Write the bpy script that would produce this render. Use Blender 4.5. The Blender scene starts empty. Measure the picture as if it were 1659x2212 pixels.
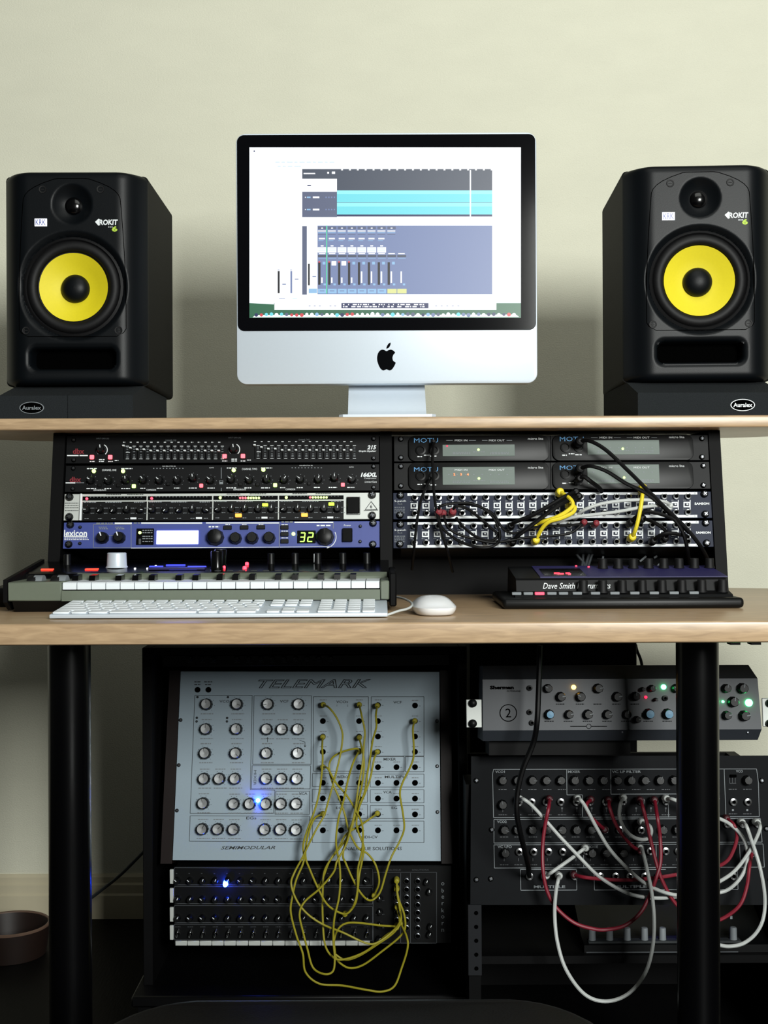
import bpy, bmesh, math, random
from mathutils import Vector, Matrix
random.seed(7)
# ------------------------------------------------------------------ camera
FPX, HC, ROLL = 2700.0, 0.88, 0.0045
scene = bpy.context.scene
cam_data = bpy.data.cameras.new('camera'); cam = bpy.data.objects.new('camera', cam_data)
scene.collection.objects.link(cam); scene.camera = cam
cam_data.sensor_fit = 'HORIZONTAL'; cam_data.sensor_width = 36.0
cam_data.lens = FPX / 1659.0 * 36.0
cam_data.clip_start = 0.05
cam.matrix_world = Matrix.Translation((0, 0, HC)) @ Matrix.Rotation(math.pi/2, 4, 'X') @ Matrix.Rotation(-ROLL, 4, 'Z')
# ------------------------------------------------------------------ light
world = bpy.data.worlds.new('room_ambient'); scene.world = world; world.use_nodes = True
bg = world.node_tree.nodes['Background']
bg.inputs[0].default_value = (0.95, 1.0, 0.90, 1); bg.inputs[1].default_value = 0.042
def area(name, loc, target, sx, sy, power, col):
    l = bpy.data.lights.new(name, 'AREA'); l.shape = 'RECTANGLE'; l.size = sx; l.size_y = sy
    l.energy = power; l.color = col
    o = bpy.data.objects.new(name, l); scene.collection.objects.link(o)
    o.location = loc
    o.rotation_euler = (Vector(target) - Vector(loc)).to_track_quat('-Z', 'Y').to_euler()
    return o
area('window_daylight', (1.20, -1.5, 1.74), (0.1, 2.5, 1.45), 0.9, 1.0, 158, (0.98, 1.0, 0.96))
area('added_ceiling_fill', (0.5, 0.7, 3.1), (0.35, 2.727, 2.0), 1.6, 1.6, 18, (0.98, 1.0, 0.93))  # added fill from above, no lamp there; brightens the upper wall
vs = scene.view_settings
scene.display_settings.display_device = 'sRGB'
vs.view_transform = 'Standard'; vs.look = 'None'; vs.exposure = 0.0; vs.gamma = 1.0; vs.use_curve_mapping = False

# ------------------------------------------------------------------ helpers
def ray(px, py):
    cx = (px - 829.5) / FPX; cz = -(py - 1106.0) / FPX
    c, s = math.cos(ROLL), math.sin(ROLL)
    return Vector((cx*c + cz*s, 1.0, -cx*s + cz*c))
def W(px, py, D):
    r = ray(px, py); return Vector((0, 0, HC)) + r * D
def lin(c):
    return tuple(((x/255.0)/12.92 if x/255.0 <= 0.04045 else ((x/255.0+0.055)/1.055)**2.4) for x in c)
MATS = {}
def mat(name, rgb, rough=0.5, metal=0.0, emit=0.0, noise=0.0, nscale=60.0, bump=0.0, bscale=300.0, coat=0.0, spec=0.5, stretch=None):
    if name in MATS: return MATS[name]
    m = bpy.data.materials.new(name); m.use_nodes = True; nt = m.node_tree
    b = nt.nodes['Principled BSDF']; col = (*lin(rgb), 1)
    b.inputs['Base Color'].default_value = col; b.inputs['Roughness'].default_value = rough
    b.inputs['Metallic'].default_value = metal; b.inputs['Coat Weight'].default_value = coat
    b.inputs['Specular IOR Level'].default_value = spec
    if emit:
        b.inputs['Base Color'].default_value = tuple(c*0.08 for c in col[:3]) + (1,)
        b.inputs['Emission Color'].default_value = col; b.inputs['Emission Strength'].default_value = emit
    if noise or bump:
        tc = nt.nodes.new('ShaderNodeTexCoord'); mp = nt.nodes.new('ShaderNodeMapping')
        nt.links.new(tc.outputs['Object'], mp.inputs['Vector'])
        if stretch: mp.inputs['Scale'].default_value = stretch
    if noise:
        n = nt.nodes.new('ShaderNodeTexNoise'); n.inputs['Scale'].default_value = nscale; n.inputs['Detail'].default_value = 5
        mx = nt.nodes.new('ShaderNodeMix'); mx.data_type = 'RGBA'
        mx.inputs[6].default_value = tuple(max(0, c*(1-noise)) for c in col[:3]) + (1,)
        mx.inputs[7].default_value = tuple(min(1, c*(1+noise)) for c in col[:3]) + (1,)
        nt.links.new(mp.outputs[0], n.inputs['Vector']); nt.links.new(n.outputs['Fac'], mx.inputs[0])
        nt.links.new(mx.outputs[2], b.inputs['Base Color'])
    if bump:
        n2 = nt.nodes.new('ShaderNodeTexNoise'); n2.inputs['Scale'].default_value = bscale; n2.inputs['Detail'].default_value = 3
        bp = nt.nodes.new('ShaderNodeBump'); bp.inputs['Strength'].default_value = bump; bp.inputs['Distance'].default_value = 0.002
        nt.links.new(mp.outputs[0], n2.inputs['Vector']); nt.links.new(n2.outputs['Fac'], bp.inputs['Height'])
        nt.links.new(bp.outputs[0], b.inputs['Normal'])
    MATS[name] = m
    return m

TXT = {}
def text_geo(s, shear=0.0, bold=0.0, outline=0.0):
    k = (s, shear, bold, outline)
    if k in TXT: return TXT[k]
    c = bpy.data.curves.new('t', 'FONT'); c.body = s; c.size = 1.0; c.shear = shear; c.offset = bold
    c.align_x = 'CENTER'; c.align_y = 'BOTTOM_BASELINE' if False else 'CENTER'; c.resolution_u = 2
    if outline: c.fill_mode = 'NONE'; c.bevel_depth = outline; c.bevel_resolution = 0
    o = bpy.data.objects.new('t', c); scene.collection.objects.link(o)
    dg = bpy.context.evaluated_depsgraph_get(); me = bpy.data.meshes.new_from_object(o.evaluated_get(dg))
    vv = [tuple(v.co) for v in me.vertices]; ff = [tuple(p.vertices) for p in me.polygons]
    bpy.data.objects.remove(o); bpy.data.curves.remove(c); bpy.data.meshes.remove(me)
    if not vv: vv = [(0, 0, 0), (.1, 0, 0), (0, .1, 0)]; ff = [(0, 1, 2)]
    xs = [v[0] for v in vv]; ys = [v[1] for v in vv]
    TXT[k] = (vv, ff, min(xs), max(xs), min(ys), max(ys))
    return TXT[k]

class MB:
    def __init__(s): s.v = []; s.f = []; s.m = []
    def add(s, vs, fs, mi=0, M=None):
        n = len(s.v)
        for v in vs: s.v.append(tuple(M @ Vector(v)) if M else tuple(v))
        for f in fs: s.f.append(tuple(i+n for i in f)); s.m.append(mi)
        return s
    def box(s, x0, x1, y0, y1, z0, z1, mi=0, M=None, bev=0.0, seg=1):
        if bev:
            bm = bmesh.new()
            bmesh.ops.create_cube(bm, size=1.0)
            for v in bm.verts:
                v.co = Vector(((x0+x1)/2 + v.co.x*(x1-x0), (y0+y1)/2 + v.co.y*(y1-y0), (z0+z1)/2 + v.co.z*(z1-z0)))
            bmesh.ops.bevel(bm, geom=bm.edges[:], offset=bev, segments=seg, affect='EDGES', profile=0.5)
            s.add([v.co[:] for v in bm.verts], [[v.index for v in f.verts] for f in bm.faces] if not bm.verts.index_update() else [], mi, M)
            bm.free(); return s
        vs = [(x, y, z) for x in (x0, x1) for y in (y0, y1) for z in (z0, z1)]
        return s.add(vs, [(0,1,3,2),(4,6,7,5),(0,4,5,1),(2,3,7,6),(0,2,6,4),(1,5,7,3)], mi, M)
    def lathe(s, prof, n=20, mi=0, M=None, flute=0.0, cap=True):
        # prof: [(r, h)], axis: -Y (towards the viewer), h grows towards viewer
        vs = []; fs = []
        for r, h in prof:
            for i in range(n):
                a = 2*math.pi*i/n; rr = r*(1-flute*(i % 2))
                vs.append((rr*math.cos(a), -h, rr*math.sin(a)))
        for j in range(len(prof)-1):
            for i in range(n):
                a = j*n+i; b = j*n+(i+1) % n
                fs.append((a, b, b+n, a+n))
        if cap: fs.append(tuple(range(n))); fs.append(tuple(reversed(range((len(prof)-1)*n, len(prof)*n))))
        return s.add(vs, fs, mi, M)
    def prism(s, poly, a, b, plane='XZ', mi=0, M=None):
        n = len(poly); vs = []
        for d in (a, b):
            for p, q in poly:
                vs.append((p, d, q) if plane == 'XZ' else ((d, p, q) if plane == 'YZ' else (p, q, d)))
        fs = [tuple(range(n)), tuple(reversed(range(n, 2*n)))] + [(i, i+n, (i+1) % n+n, (i+1) % n) for i in range(n)]
        return s.add(vs, fs, mi, M)
    def tube(s, pts, r, n=8, mi=0):
        pts = [Vector(p) for p in pts]; vs = []; fs = []; up = Vector((0.13, 0.37, 0.92)).normalized()
        for i, p in enumerate(pts):
            t = (pts[min(i+1, len(pts)-1)] - pts[max(i-1, 0)])
            if t.length < 1e-9: t = Vector((0, 0, 1))
            t.normalize()
            up = (up - t*up.dot(t))
            if up.length < 1e-4: up = t.orthogonal()
            up.normalize(); w = t.cross(up)
            for k in range(n):
                a = 2*math.pi*k/n; vs.append(tuple(p + (up*math.cos(a) + w*math.sin(a))*r))
        for i in range(len(pts)-1):
            for k in range(n):
                a = i*n+k; b = i*n+(k+1) % n
                fs.append((a, b, b+n, a+n))
        fs.append(tuple(reversed(range(n)))); fs.append(tuple(range((len(pts)-1)*n, len(pts)*n)))
        return s.add(vs, fs, mi)
    def text(s, t, u, v, y, w=None, h=None, shear=0, bold=0, mi=0, outline=0, rot=0):
        vv, ff, x0, x1, y0, y1 = text_geo(t, shear, bold, outline)
        sx = (w/(x1-x0)) if w else h/(y1-y0); sy = (h/(y1-y0)) if h else sx
        cx, cy = (x0+x1)/2, (y0+y1)/2; c, sn = math.cos(rot), math.sin(rot); out = []
        for a in vv:
            p, q = (a[0]-cx)*sx, (a[1]-cy)*sy
            out.append((u+p*c-q*sn, y-a[2]*sy, v+p*sn+q*c))
        return s.add(out, ff, mi)
    def rect(s, u0, u1, v0, v1, y, mi=0):
        return s.add([(u0, y, v0), (u1, y, v0), (u1, y, v1), (u0, y, v1)], [(0, 1, 2, 3)], mi)
    def line(s, u0, v0, u1, v1, w, y, mi=0):
        d = Vector((u1-u0, v1-v0)); 
        if d.length < 1e-7: return s
        n = Vector((-d.y, d.x)).normalized()*w/2
        return s.add([(u0+n.x, y, v0+n.y), (u0-n.x, y, v0-n.y), (u1-n.x, y, v1-n.y), (u1+n.x, y, v1+n.y)], [(0, 1, 2, 3)], mi)
    def frame(s, pts, w, y, mi=0):
        for i in range(len(pts)): s.line(*pts[i], *pts[(i+1) % len(pts)], w, y, mi)
        return s
    def micro(s, u0, u1, v, h, y, mi=0):
        u = u0
        while u < u1:
            w = min(random.uniform(1.2, 3.5)*h, u1-u)
            s.rect(u, u+w, v-h/2, v+h/2, y, mi); u += w + h*0.7
        return s
    def build(s, name, mats, parent=None, loc=None, rot=None, smooth=True, angle=38):
        me = bpy.data.meshes.new(name); me.from_pydata(s.v, [], s.f)
        for m in (mats if isinstance(mats, (list, tuple)) else [mats]): me.materials.append(m)
        me.polygons.foreach_set('material_index', s.m)
        if smooth:
            me.polygons.foreach_set('use_smooth', [True]*len(me.polygons)); me.set_sharp_from_angle(angle=math.radians(angle))
        me.update()
        return link(name, me, parent, loc, rot)
def link(name, me, parent=None, loc=None, rot=None):
    o = bpy.data.objects.new(name, me); scene.collection.objects.link(o)
    if parent: o.parent = parent
    if loc is not None: o.location = loc
    if rot is not None: o.rotation_euler = rot
    return o
def tag(o, label, cat, group=None):
    o['label'] = label; o['category'] = cat
    if group: o['group'] = group
    return o
def thing(name, label, cat, loc=(0, 0, 0), rot=(0, 0, 0), group=None):
    o = bpy.data.objects.new(name, None); scene.collection.objects.link(o); o.empty_display_size = 0.02
    o.location = loc; o.rotation_euler = rot
    return tag(o, label, cat, group)
def spline(pts, sub=8):
    P = [Vector(p) for p in pts]; out = []
    if len(P) < 3: return P
    P = [P[0]*2-P[1]] + P + [P[-1]*2-P[-2]]
    for i in range(1, len(P)-2):
        a, b, c, d = P[i-1:i+3]
        for k in range(sub):
            t = k/sub
            out.append(0.5*((2*b)+(c-a)*t+(2*a-5*b+4*c-d)*t*t+(3*b-a-3*c+d)*t**3))
    out.append(P[-2]); return out
def rrect(cx, cz, w, h, r, n=5):
    out = []
    for (sx, sz, a0) in ((1, 1, 0), (-1, 1, 90), (-1, -1, 180), (1, -1, 270)):
        for i in range(n+1):
            a = math.radians(a0 + 90*i/n)
            out.append((cx+sx*(w/2-r)+r*math.cos(a), cz+sz*(h/2-r)+r*math.sin(a)))
    return out

class Face:
    """a flat instrument front: plane through a point, leaning back by angle a"""
    def __init__(s, O, a):
        s.O = Vector(O); s.a = a
        s.X = Vector((1, 0, 0)); s.N = Vector((0, math.cos(a), -math.sin(a))); s.Z = Vector((0, math.sin(a), math.cos(a)))
        s.rot = (-a, 0, 0); s.px = s.O.y/FPX
    def hit(s, px, py):
        r = ray(px, py); C = Vector((0, 0, HC)); t = (s.O-C).dot(s.N)/r.dot(s.N)
        return C + r*t
    def uv(s, px, py):
        p = s.hit(px, py) - s.O; return p.dot(s.X), p.dot(s.Z)
    def at(s, px, py, off=0.0):
        # point on the line of sight, `off` metres in front of the face
        r = ray(px, py); C = Vector((0, 0, HC)); t = ((s.O-C).dot(s.N) - off)/r.dot(s.N)
        return C + r*t
    def sub(s, px, py):
        return Face(s.hit(px, py), s.a)

# ------------------------------------------------------------------ materials
M_wall = mat('woven_wallpaper', (221, 220, 201), 0.85, noise=0.05, nscale=9, bump=0.5, bscale=260, stretch=(1, 1, 2.2), spec=0.15)
M_base = mat('painted_baseboard', (205, 196, 168), 0.55, noise=0.06, nscale=12)
M_floor = mat('dark_floor_boards', (7, 5, 4), 0.6, noise=0.4, nscale=14, bump=0.2, bscale=40, spec=0.15, stretch=(6, 1, 1))
def wood(name, c1, c2, rough):
    m = bpy.data.materials.new(name); m.use_nodes = True; nt = m.node_tree; b = nt.nodes['Principled BSDF']
    tc = nt.nodes.new('ShaderNodeTexCoord'); mp = nt.nodes.new('ShaderNodeMapping'); mp.inputs['Scale'].default_value = (2.5, 22, 22)
    n = nt.nodes.new('ShaderNodeTexNoise'); n.inputs['Scale'].default_value = 9; n.inputs['Detail'].default_value = 9; n.inputs['Distortion'].default_value = 0.6
    cr = nt.nodes.new('ShaderNodeValToRGB'); cr.color_ramp.elements[0].color = (*lin(c1), 1); cr.color_ramp.elements[1].color = (*lin(c2), 1)
    cr.color_ramp.elements[0].position = 0.3; cr.color_ramp.elements[1].position = 0.7
    nt.links.new(tc.outputs['Object'], mp.inputs[0]); nt.links.new(mp.outputs[0], n.inputs['Vector']); nt.links.new(n.outputs['Fac'], cr.inputs[0])
    nt.links.new(cr.outputs[0], b.inputs['Base Color']); b.inputs['Roughness'].default_value = rough; return m
M_beech = wood('beech_laminate', (160, 134, 104), (190, 162, 128), 0.33)
M_brown = mat('brown_wood', (30, 18, 13), 0.5, noise=0.25, nscale=30)
M_blk = mat('black_plastic', (7, 8, 9), 0.42, spec=0.25)
M_blkg = mat('black_gloss_plastic', (4, 4, 5), 0.18)
M_spk = mat('speaker_baffle_black', (8, 11, 14), 0.42, bump=0.05, bscale=900, spec=0.17)
M_spkb = mat('speaker_vinyl_black', (9, 9, 8), 0.7, bump=0.3, bscale=700, spec=0.13)
M_rub = mat('matte_rubber', (7, 7, 9), 0.6, spec=0.3)
M_foam = mat('charcoal_foam', (36, 39, 41), 0.95, noise=0.25, nscale=500, bump=0.6, bscale=900, spec=0.1)
M_yel = mat('yellow_cone', (218, 202, 24), 0.6, noise=0.05, nscale=300)
M_pnl = mat('black_panel', (7, 8, 10), 0.5, noise=0.15, nscale=80, spec=0.18)
M_case = mat('black_case_wood', (5, 5, 6), 0.6, noise=0.2, nscale=40, spec=0.12)
M_caseg = mat('black_lacquer', (3, 3, 4), 0.38, spec=0.4)
M_leg = mat('black_leg_paint', (3, 3, 4), 0.25, spec=0.3)
M_brnd = mat('dark_red_brown_cheek', (20, 10, 9), 0.5, noise=0.2, nscale=30, spec=.2)
M_wht = mat('white_print', (225, 230, 232), 0.6)
M_gry = mat('grey_print', (120, 126, 130), 0.6)
M_dgry = mat('dim_print', (62, 66, 70), 0.6)
M_drk = mat('dark_print', (40, 44, 46), 0.7)
M_redp = mat('red_print', (120, 20, 34), 0.6)
M_blup = mat('blue_print', (80, 140, 190), 0.6)
M_grnp = mat('lime_print', (170, 200, 60), 0.6)
M_alu = mat('brushed_aluminium', (200, 210, 220), 0.42, metal=0.15, noise=0.02, nscale=200)
M_alup = mat('satin_aluminium_panel', (140, 156, 167), 0.5, metal=0.1, noise=0.03, nscale=300)
M_slv = mat('silver_panel', (190, 194, 190), 0.45, metal=0.2, noise=0.03, nscale=200)
M_shr = mat('grey_steel_panel', (120, 124, 130), 0.5, metal=0.2, noise=0.05, nscale=200)
M_chr = mat('chrome', (230, 232, 235), 0.16, metal=1.0)
M_chrd = mat('dull_nickel', (120, 124, 130), 0.3, metal=0.9)
M_cap = mat('spun_aluminium_cap', (215, 218, 220), 0.3, metal=1.0)
M_blue = mat('blue_panel', (54, 68, 138), 0.5, noise=0.05, nscale=150)
M_navy = mat('navy_panel', (30, 36, 54), 0.5, noise=0.1, nscale=90, spec=0.15)
M_dblu = mat('deep_blue_panel', (34, 30, 84), 0.5)
M_lcd = mat('grey_display_window', (104, 116, 110), 0.5, noise=0.06, nscale=60, spec=0.3)
M_glass = mat('black_bezel_glass', (5, 5, 8), 0.08)
M_key = mat('white_key', (226, 232, 236), 0.45)
M_sage = mat('sage_grey_shell', (98, 106, 92), 0.5, noise=0.05, nscale=200)
M_mouse = mat('white_gloss_shell', (238, 240, 242), 0.15)
M_cyel = mat('yellow_cable', (144, 136, 32), 0.5, spec=0.3)
M_cyel2 = mat('bright_yellow_cable', (225, 205, 40), 0.5)
M_cwht = mat('white_cable', (182, 186, 184), 0.5)
M_cred = mat('red_cable', (122, 18, 38), 0.5)
M_redk = mat('dark_red_plug', (58, 12, 20), 0.5)
M_cblk = mat('black_cable', (5, 5, 6), 0.5, spec=0.18)
M_knobb = mat('pale_blue_knob_cap', (96, 142, 172), 0.5)
M_hole = mat('black_socket', (3, 3, 3), 0.9, spec=0.0)
def led(name, rgb, e): return mat(name, rgb, 0.4, emit=e)
L_red = led('red_led', (255, 60, 80), 4); L_redc = led('red_led_core', (255, 90, 100), 3.5)
L_grn = led('green_led', (150, 255, 40), 5); L_grnc = led('lime_led', (200, 255, 120), 4)
L_org = led('amber_led', (255, 170, 50), 4); L_blu = led('blue_led', (30, 70, 255), 110)
L_blus = led('small_blue_led', (60, 60, 255), 14); L_grn2 = led('emerald_led', (60, 255, 130), 22)
L_ambw = led('warm_led', (255, 190, 70), 12); L_lcdb = led('blue_white_backlight', (140, 145, 255), 5)
L_seg = led('green_segment', (170, 255, 90), 2.2); L_wht = led('white_backlight', (235, 240, 255), 3)
L_reds = led('small_red_led', (255, 30, 60), 4); L_slot = led('red_slot_glow', (255, 60, 40), 3)
L_lim = led('lime_button', (190, 240, 70), 2.0); L_orgb = led('orange_button', (255, 170, 70), 2.0)
L_txt = led('orange_digit', (255, 130, 70), 2.0); L_bpan = led('blue_panel_glow', (70, 80, 255), 1.6); L_pnk = led('pink_button_glow', (255, 80, 110), 1.5)

CACHE = {}
def part(face, root, key, maker, px, py, name, off=0.0, ang=0.0, subs=(), depth=0.0):
    """place a cached mesh on a face at a photo position; subs: [(name, key, maker)] sub-parts"""
    if key not in CACHE:
        mb, mats = maker(); o = mb.build(name, mats, None); CACHE[key] = o.data; bpy.data.objects.remove(o)
    u, v = face.uv(px, py)
    o = link(name, CACHE[key], root, (u, -off, v), (0, ang, 0))
    for sn, sk, sm in subs:
        if sk not in CACHE:
            mb, mats = sm(); q = mb.build(sn, mats, None); CACHE[sk] = q.data; bpy.data.objects.remove(q)
        link(sn, CACHE[sk], o)
    return o
def knob_black(r, h, ptr=M_wht, seg=18, pl=0.75):
    def mk(): return MB().lathe([(r*1.02, 0), (r, h*0.15), (r*0.86, h*0.92), (r*0.74, h), (0.0001, h)], seg, flute=0.06), [M_blk]
    def mp(): return MB().box(-r*0.09, r*0.09, -h*1.03, -h*0.9, r*(1-pl)*0.6, r*0.84), [ptr]
    return mk, mp
def put_knob(face, root, px, py, rpx, ang=0, h=0.012, ptr=M_wht, name='knob'):
    r = rpx*face.px; mk, mp = knob_black(r, h, ptr)
    k = ('kb', round(r, 5), h, ptr.name)
    return part(face, root, k, mk, px, py, name, 0, math.radians(ang), [('knob_pointer', k+('p',), mp)])
def put_silver_knob(face, root, px, py, rpx, ang=0, h=0.014):
    r = rpx*face.px; k = ('ks', round(r, 5))
    def mk(): return MB().lathe([(r*1.05, 0), (r, h*0.5), (r*0.92, h*0.92), (r*0.86, h*0.97)], 24, flute=0.07), [M_blk]
    def mc(): return MB().lathe([(r*0.80, h*0.9), (r*0.80, h), (r*0.76, h*1.03), (0.0001, h*1.01)], 24), [M_cap]
    def mp(): return MB().box(-r*0.04, r*0.04, -h*1.05, -h*1.0, r*0.15, r*0.74), [M_blk]
    return part(face, root, k, mk, px, py, 'knob', 0, math.radians(ang), [('knob_cap', k+('c',), mc), ('knob_pointer', k+('p',), mp)])
def put_jack(face, root, px, py, rpx, ringmat=M_chr, hole=0.6, h=0.003, name='jack_socket'):
    r = rpx*face.px; k = ('jk', round(r, 5), ringmat.name, hole)
    def mk():
        mb = MB(); n = 18; vs = []; fs = []
        prof = [(r, 0), (r, h), (r*hole, h*1.1), (r*hole, h*0.1)]
        for rr, hh in prof:
            for i in range(n):
                a = 2*math.pi*i/n; vs.append((rr*math.cos(a), -hh, rr*math.sin(a)))
        for j in range(3):
            for i in range(n): fs.append((j*n+i, j*n+(i+1) % n, (j+1)*n+(i+1) % n, (j+1)*n+i))
        mb.add(vs, fs, 0)
        mb.add([(r*hole*math.cos(2*math.pi*i/n), -h*0.1, r*hole*math.sin(2*math.pi*i/n)) for i in range(n)], [tuple(range(n))], 1)
        return mb, [ringmat, M_hole]
    return part(face, root, k, mk, px, py, name, 0.0003)
def put_screw(face, root, px, py, rpx, m=M_blk, h=0.004):
    r = rpx*face.px; k = ('sc', round(r, 5), m.name)
    def mk():
        mb = MB().lathe([(r, 0), (r, h*0.4), (r*0.7, h*0.9), (0.0001, h)], 12)
        mb.box(-r*0.5, r*0.5, -h*1.05, -h*0.9, -r*0.1, r*0.1, 1); mb.box(-r*0.1, r*0.1, -h*1.05, -h*0.9, -r*0.5, r*0.5, 1)
        return mb, [m, M_chrd if m is M_blk else M_hole]
    return part(face, root, k, mk, px, py, 'screw', 0.0002, random.uniform(0, 1.5))
def put_led(face, root, px, py, rpx, m, square=False, name='indicator_light', h=0.0025):
    r = rpx*face.px; k = ('led', round(r, 5), m.name, square)
    def mk():
        if square: return MB().box(-r, r, -h, 0, -r, r, bev=r*0.25), [m]
        return MB().lathe([(r, 0), (r, h*0.4), (r*0.75, h*0.85), (0.0001, h)], 14), [m]
    return part(face, root, k, mk, px, py, name, 0.0003)
def put_box(face, root, px, py, wpx, hpx, m, name='button', h=0.003, bev=0.0006, off=0.0002):
    w, hh = wpx*face.px/2, hpx*face.px/2; k = ('bx', round(w, 5), round(hh, 5), m.name, h)
    def mk(): return MB().box(-w, w, -h, 0, -hh, hh, bev=min(bev, w*0.4, hh*0.4)), [m]
    return part(face, root, k, mk, px, py, name, off)
class Ink:
    """flat print on a face, in photo coordinates"""
    def __init__(s, face, y=-0.0006): s.f = face; s.b = MB(); s.y = y
    def line(s, x0, y0, x1, y1, w=1.0, mi=0): s.b.line(*s.f.uv(x0, y0), *s.f.uv(x1, y1), w*s.f.px, s.y, mi); return s
    def frame(s, x0, y0, x1, y1, w=1.0, mi=0, skew=0):
        P = [(x0, y0), (x1, y0), (x1+skew, y1), (x0+skew, y1)]
        for i in range(4): s.line(*P[i], *P[(i+1) % 4], w, mi)
        return s
    def poly(s, pts, w=1.0, mi=0, close=False):
        for i in range(len(pts)-(0 if close else 1)): s.line(*pts[i], *pts[(i+1) % len(pts)], w, mi)
        return s
    def rect(s, x0, y0, x1, y1, mi=0, dy=0.0):
        a = [s.f.uv(*p) for p in ((x0, y1), (x1, y1), (x1, y0), (x0, y0))]
        s.b.add([(u, s.y-dy, v) for u, v in a], [(0, 1, 2, 3)], mi); return s
    def text(s, t, x, y, w=None, h=None, shear=0, bold=0, mi=0, outline=0, rot=0):
        u, v = s.f.uv(x, y); q = s.f.px
        s.b.text(t, u, v, s.y, w*q if w else None, h*q if h else None, shear, bold, mi, outline, rot); return s
    def micro(s, x0, x1, y, h=2.0, mi=0):
        u0, v = s.f.uv(x0, y); u1, _ = s.f.uv(x1, y); s.b.micro(u0, u1, v, h*s.f.px, s.y, mi); return s
    def arc(s, x, y, r, a0, a1, w=1, mi=0, n=14):
        P = [(x+r*math.sin(math.radians(a0+(a1-a0)*i/n)), y-r*math.cos(math.radians(a0+(a1-a0)*i/n))) for i in range(n+1)]
        return s.poly(P, w, mi)
    def done(s, root, mats, name='printed_lettering'):
        if s.b.f: return s.b.build(name, mats, root, smooth=False)
def panel_body(face, root, x0, y0, x1, y1, depth, m, name='front_panel', thick=0.003, body=True, inset=0.012):
    ua, va = face.uv(x0, y1); ub, vb = face.uv(x1, y0)
    o = MB().box(ua, ub, 0, thick, va, vb, bev=0.0006).build(name, m, root)
    if body: MB().box(ua+inset, ub-inset, thick, depth, va+0.002, vb-0.002).build('chassis', M_blk, root)
    return o
def cable(label, group, pts, r, m, cat='cable', plug=None, ends=(True, True), name='patch_cable', face=None, sub=7, plugr=2.6, plugl=0.022):
    """pts: (px, py, off) in front of face"""
    P = [face.at(x, y, o) for x, y, o in pts]
    o = MB().tube(spline(P, sub), r, 8).build(name, m, None)
    tag(o, label, cat, group)
    for e, i in ((ends[0], 0), (ends[1], -1)):
        if e:
            L = pts[i][2]; c = face.at(pts[i][0], pts[i][1], L)
            R = Matrix.Translation(c) @ Matrix.Rotation(-face.a, 4, 'X')
            pr = r*plugr*0.62
            MB().lathe([(pr*0.5, -L+0.001), (pr*0.5, -L*0.5-0.001), (pr, -L*0.5), (pr, 0.0), (pr*0.8, 0.003), (r, 0.004)], 10, M=R).build('plug', plug or m, o)
    return o
# ------------------------------------------------------------------ room
YW = 2.727
def struct(name, mb, m, **k):
    o = mb.build(name, m, None, **k); o['kind'] = 'structure'; return o
struct('wall_back', MB().box(-3.2, 3.2, YW, YW+0.12, 0, 2.9), M_wall)
struct('floor', MB().box(-3.2, 3.2, -2.2, YW+0.12, -0.05, 0), M_floor)
bb = MB()
bb.prism([(YW, 0), (YW-0.016, 0), (YW-0.016, 0.050), (YW-0.012, 0.054), (YW-0.012, 0.072), (YW-0.0075, 0.076), (YW-0.0075, 0.088), (YW-0.003, 0.094), (YW, 0.094)], -3.2, 3.2, 'YZ')
struct('baseboard_back', bb, M_base, angle=20)
# ------------------------------------------------------------------ desk
ZD = HC - 0.1347; YD = 1.522
desk = thing('computer_desk', 'wide beech laminate desk on black round legs, holding the racks and keyboards', 'desk', (0, YD, 0))
def slab(x, y0, y1, yc, rc, z0, z1, n=10):
    # plan outline with rounded back corners
    pts = [(-x, y0), (x, y0), (x, yc)]
    for i in range(1, n+1):
        a = math.pi/2*i/n; pts.append((x-rc+rc*math.cos(a), yc+(y1-yc)*math.sin(a)))
    for i in range(n, 0, -1):
        a = math.pi/2*i/n; pts.append((-x+rc-rc*math.cos(a), yc+(y1-yc)*math.sin(a)))
    pts.append((-x, yc))
    bm = bmesh.new(); vs = [bm.verts.new((p[0], p[1], z0)) for p in pts]; f = bm.faces.new(vs)
    r = bmesh.ops.extrude_face_region(bm, geom=[f])
    for v in [g for g in r['geom'] if isinstance(g, bmesh.types.BMVert)]: v.co.z = z1
    bmesh.ops.recalc_face_normals(bm, faces=bm.faces)
    es = [e for e in bm.edges if abs(e.verts[0].co.z-e.verts[1].co.z) < 1e-6]
    bmesh.ops.bevel(bm, geom=es, offset=0.0035, segments=3, affect='EDGES', profile=0.5)
    bm.verts.index_update(); mb = MB(); mb.add([v.co[:] for v in bm.verts], [[v.index for v in f.verts] for f in bm.faces]); bm.free()
    return mb
slab(0.86, 0, 0.68, 0.40, 0.42, ZD-0.0265, ZD).build('desktop', M_beech, desk, angle=30)
for px in (139.5, 1516):
    X = W(px, 1400, 1.64).x
    L = MB().lathe([(0.028, 0), (0.028, -(ZD-0.0275-0.02))], 32, M=Matrix.Translation((X, 1.664-YD, 0.02)) @ Matrix.Rotation(math.pi/2, 4, 'X'))
    lg = L.build('leg', M_leg, desk)
    MB().lathe([(0.045, 0), (0.045, 0.004), (0.03, 0.007)], 32, M=Matrix.Translation((X, 1.664-YD, ZD-0.0267)) @ Matrix.Rotation(-math.pi/2, 4, 'X')).build('mounting_plate', M_leg, lg)
    MB().box(X-0.022, X+0.022, -0.05, 0.55, 0.0, 0.022, bev=0.006).build('foot', M_leg, desk)
# under-desk clip strip details at the right
for px in (1595, 1640):
    X = W(px, 1392, YD).x
    MB().box(X-0.006, X+0.006, 0.012, 0.03, ZD-0.0305, ZD-0.0262).build('underside_clip', M_leg, desk)
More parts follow.
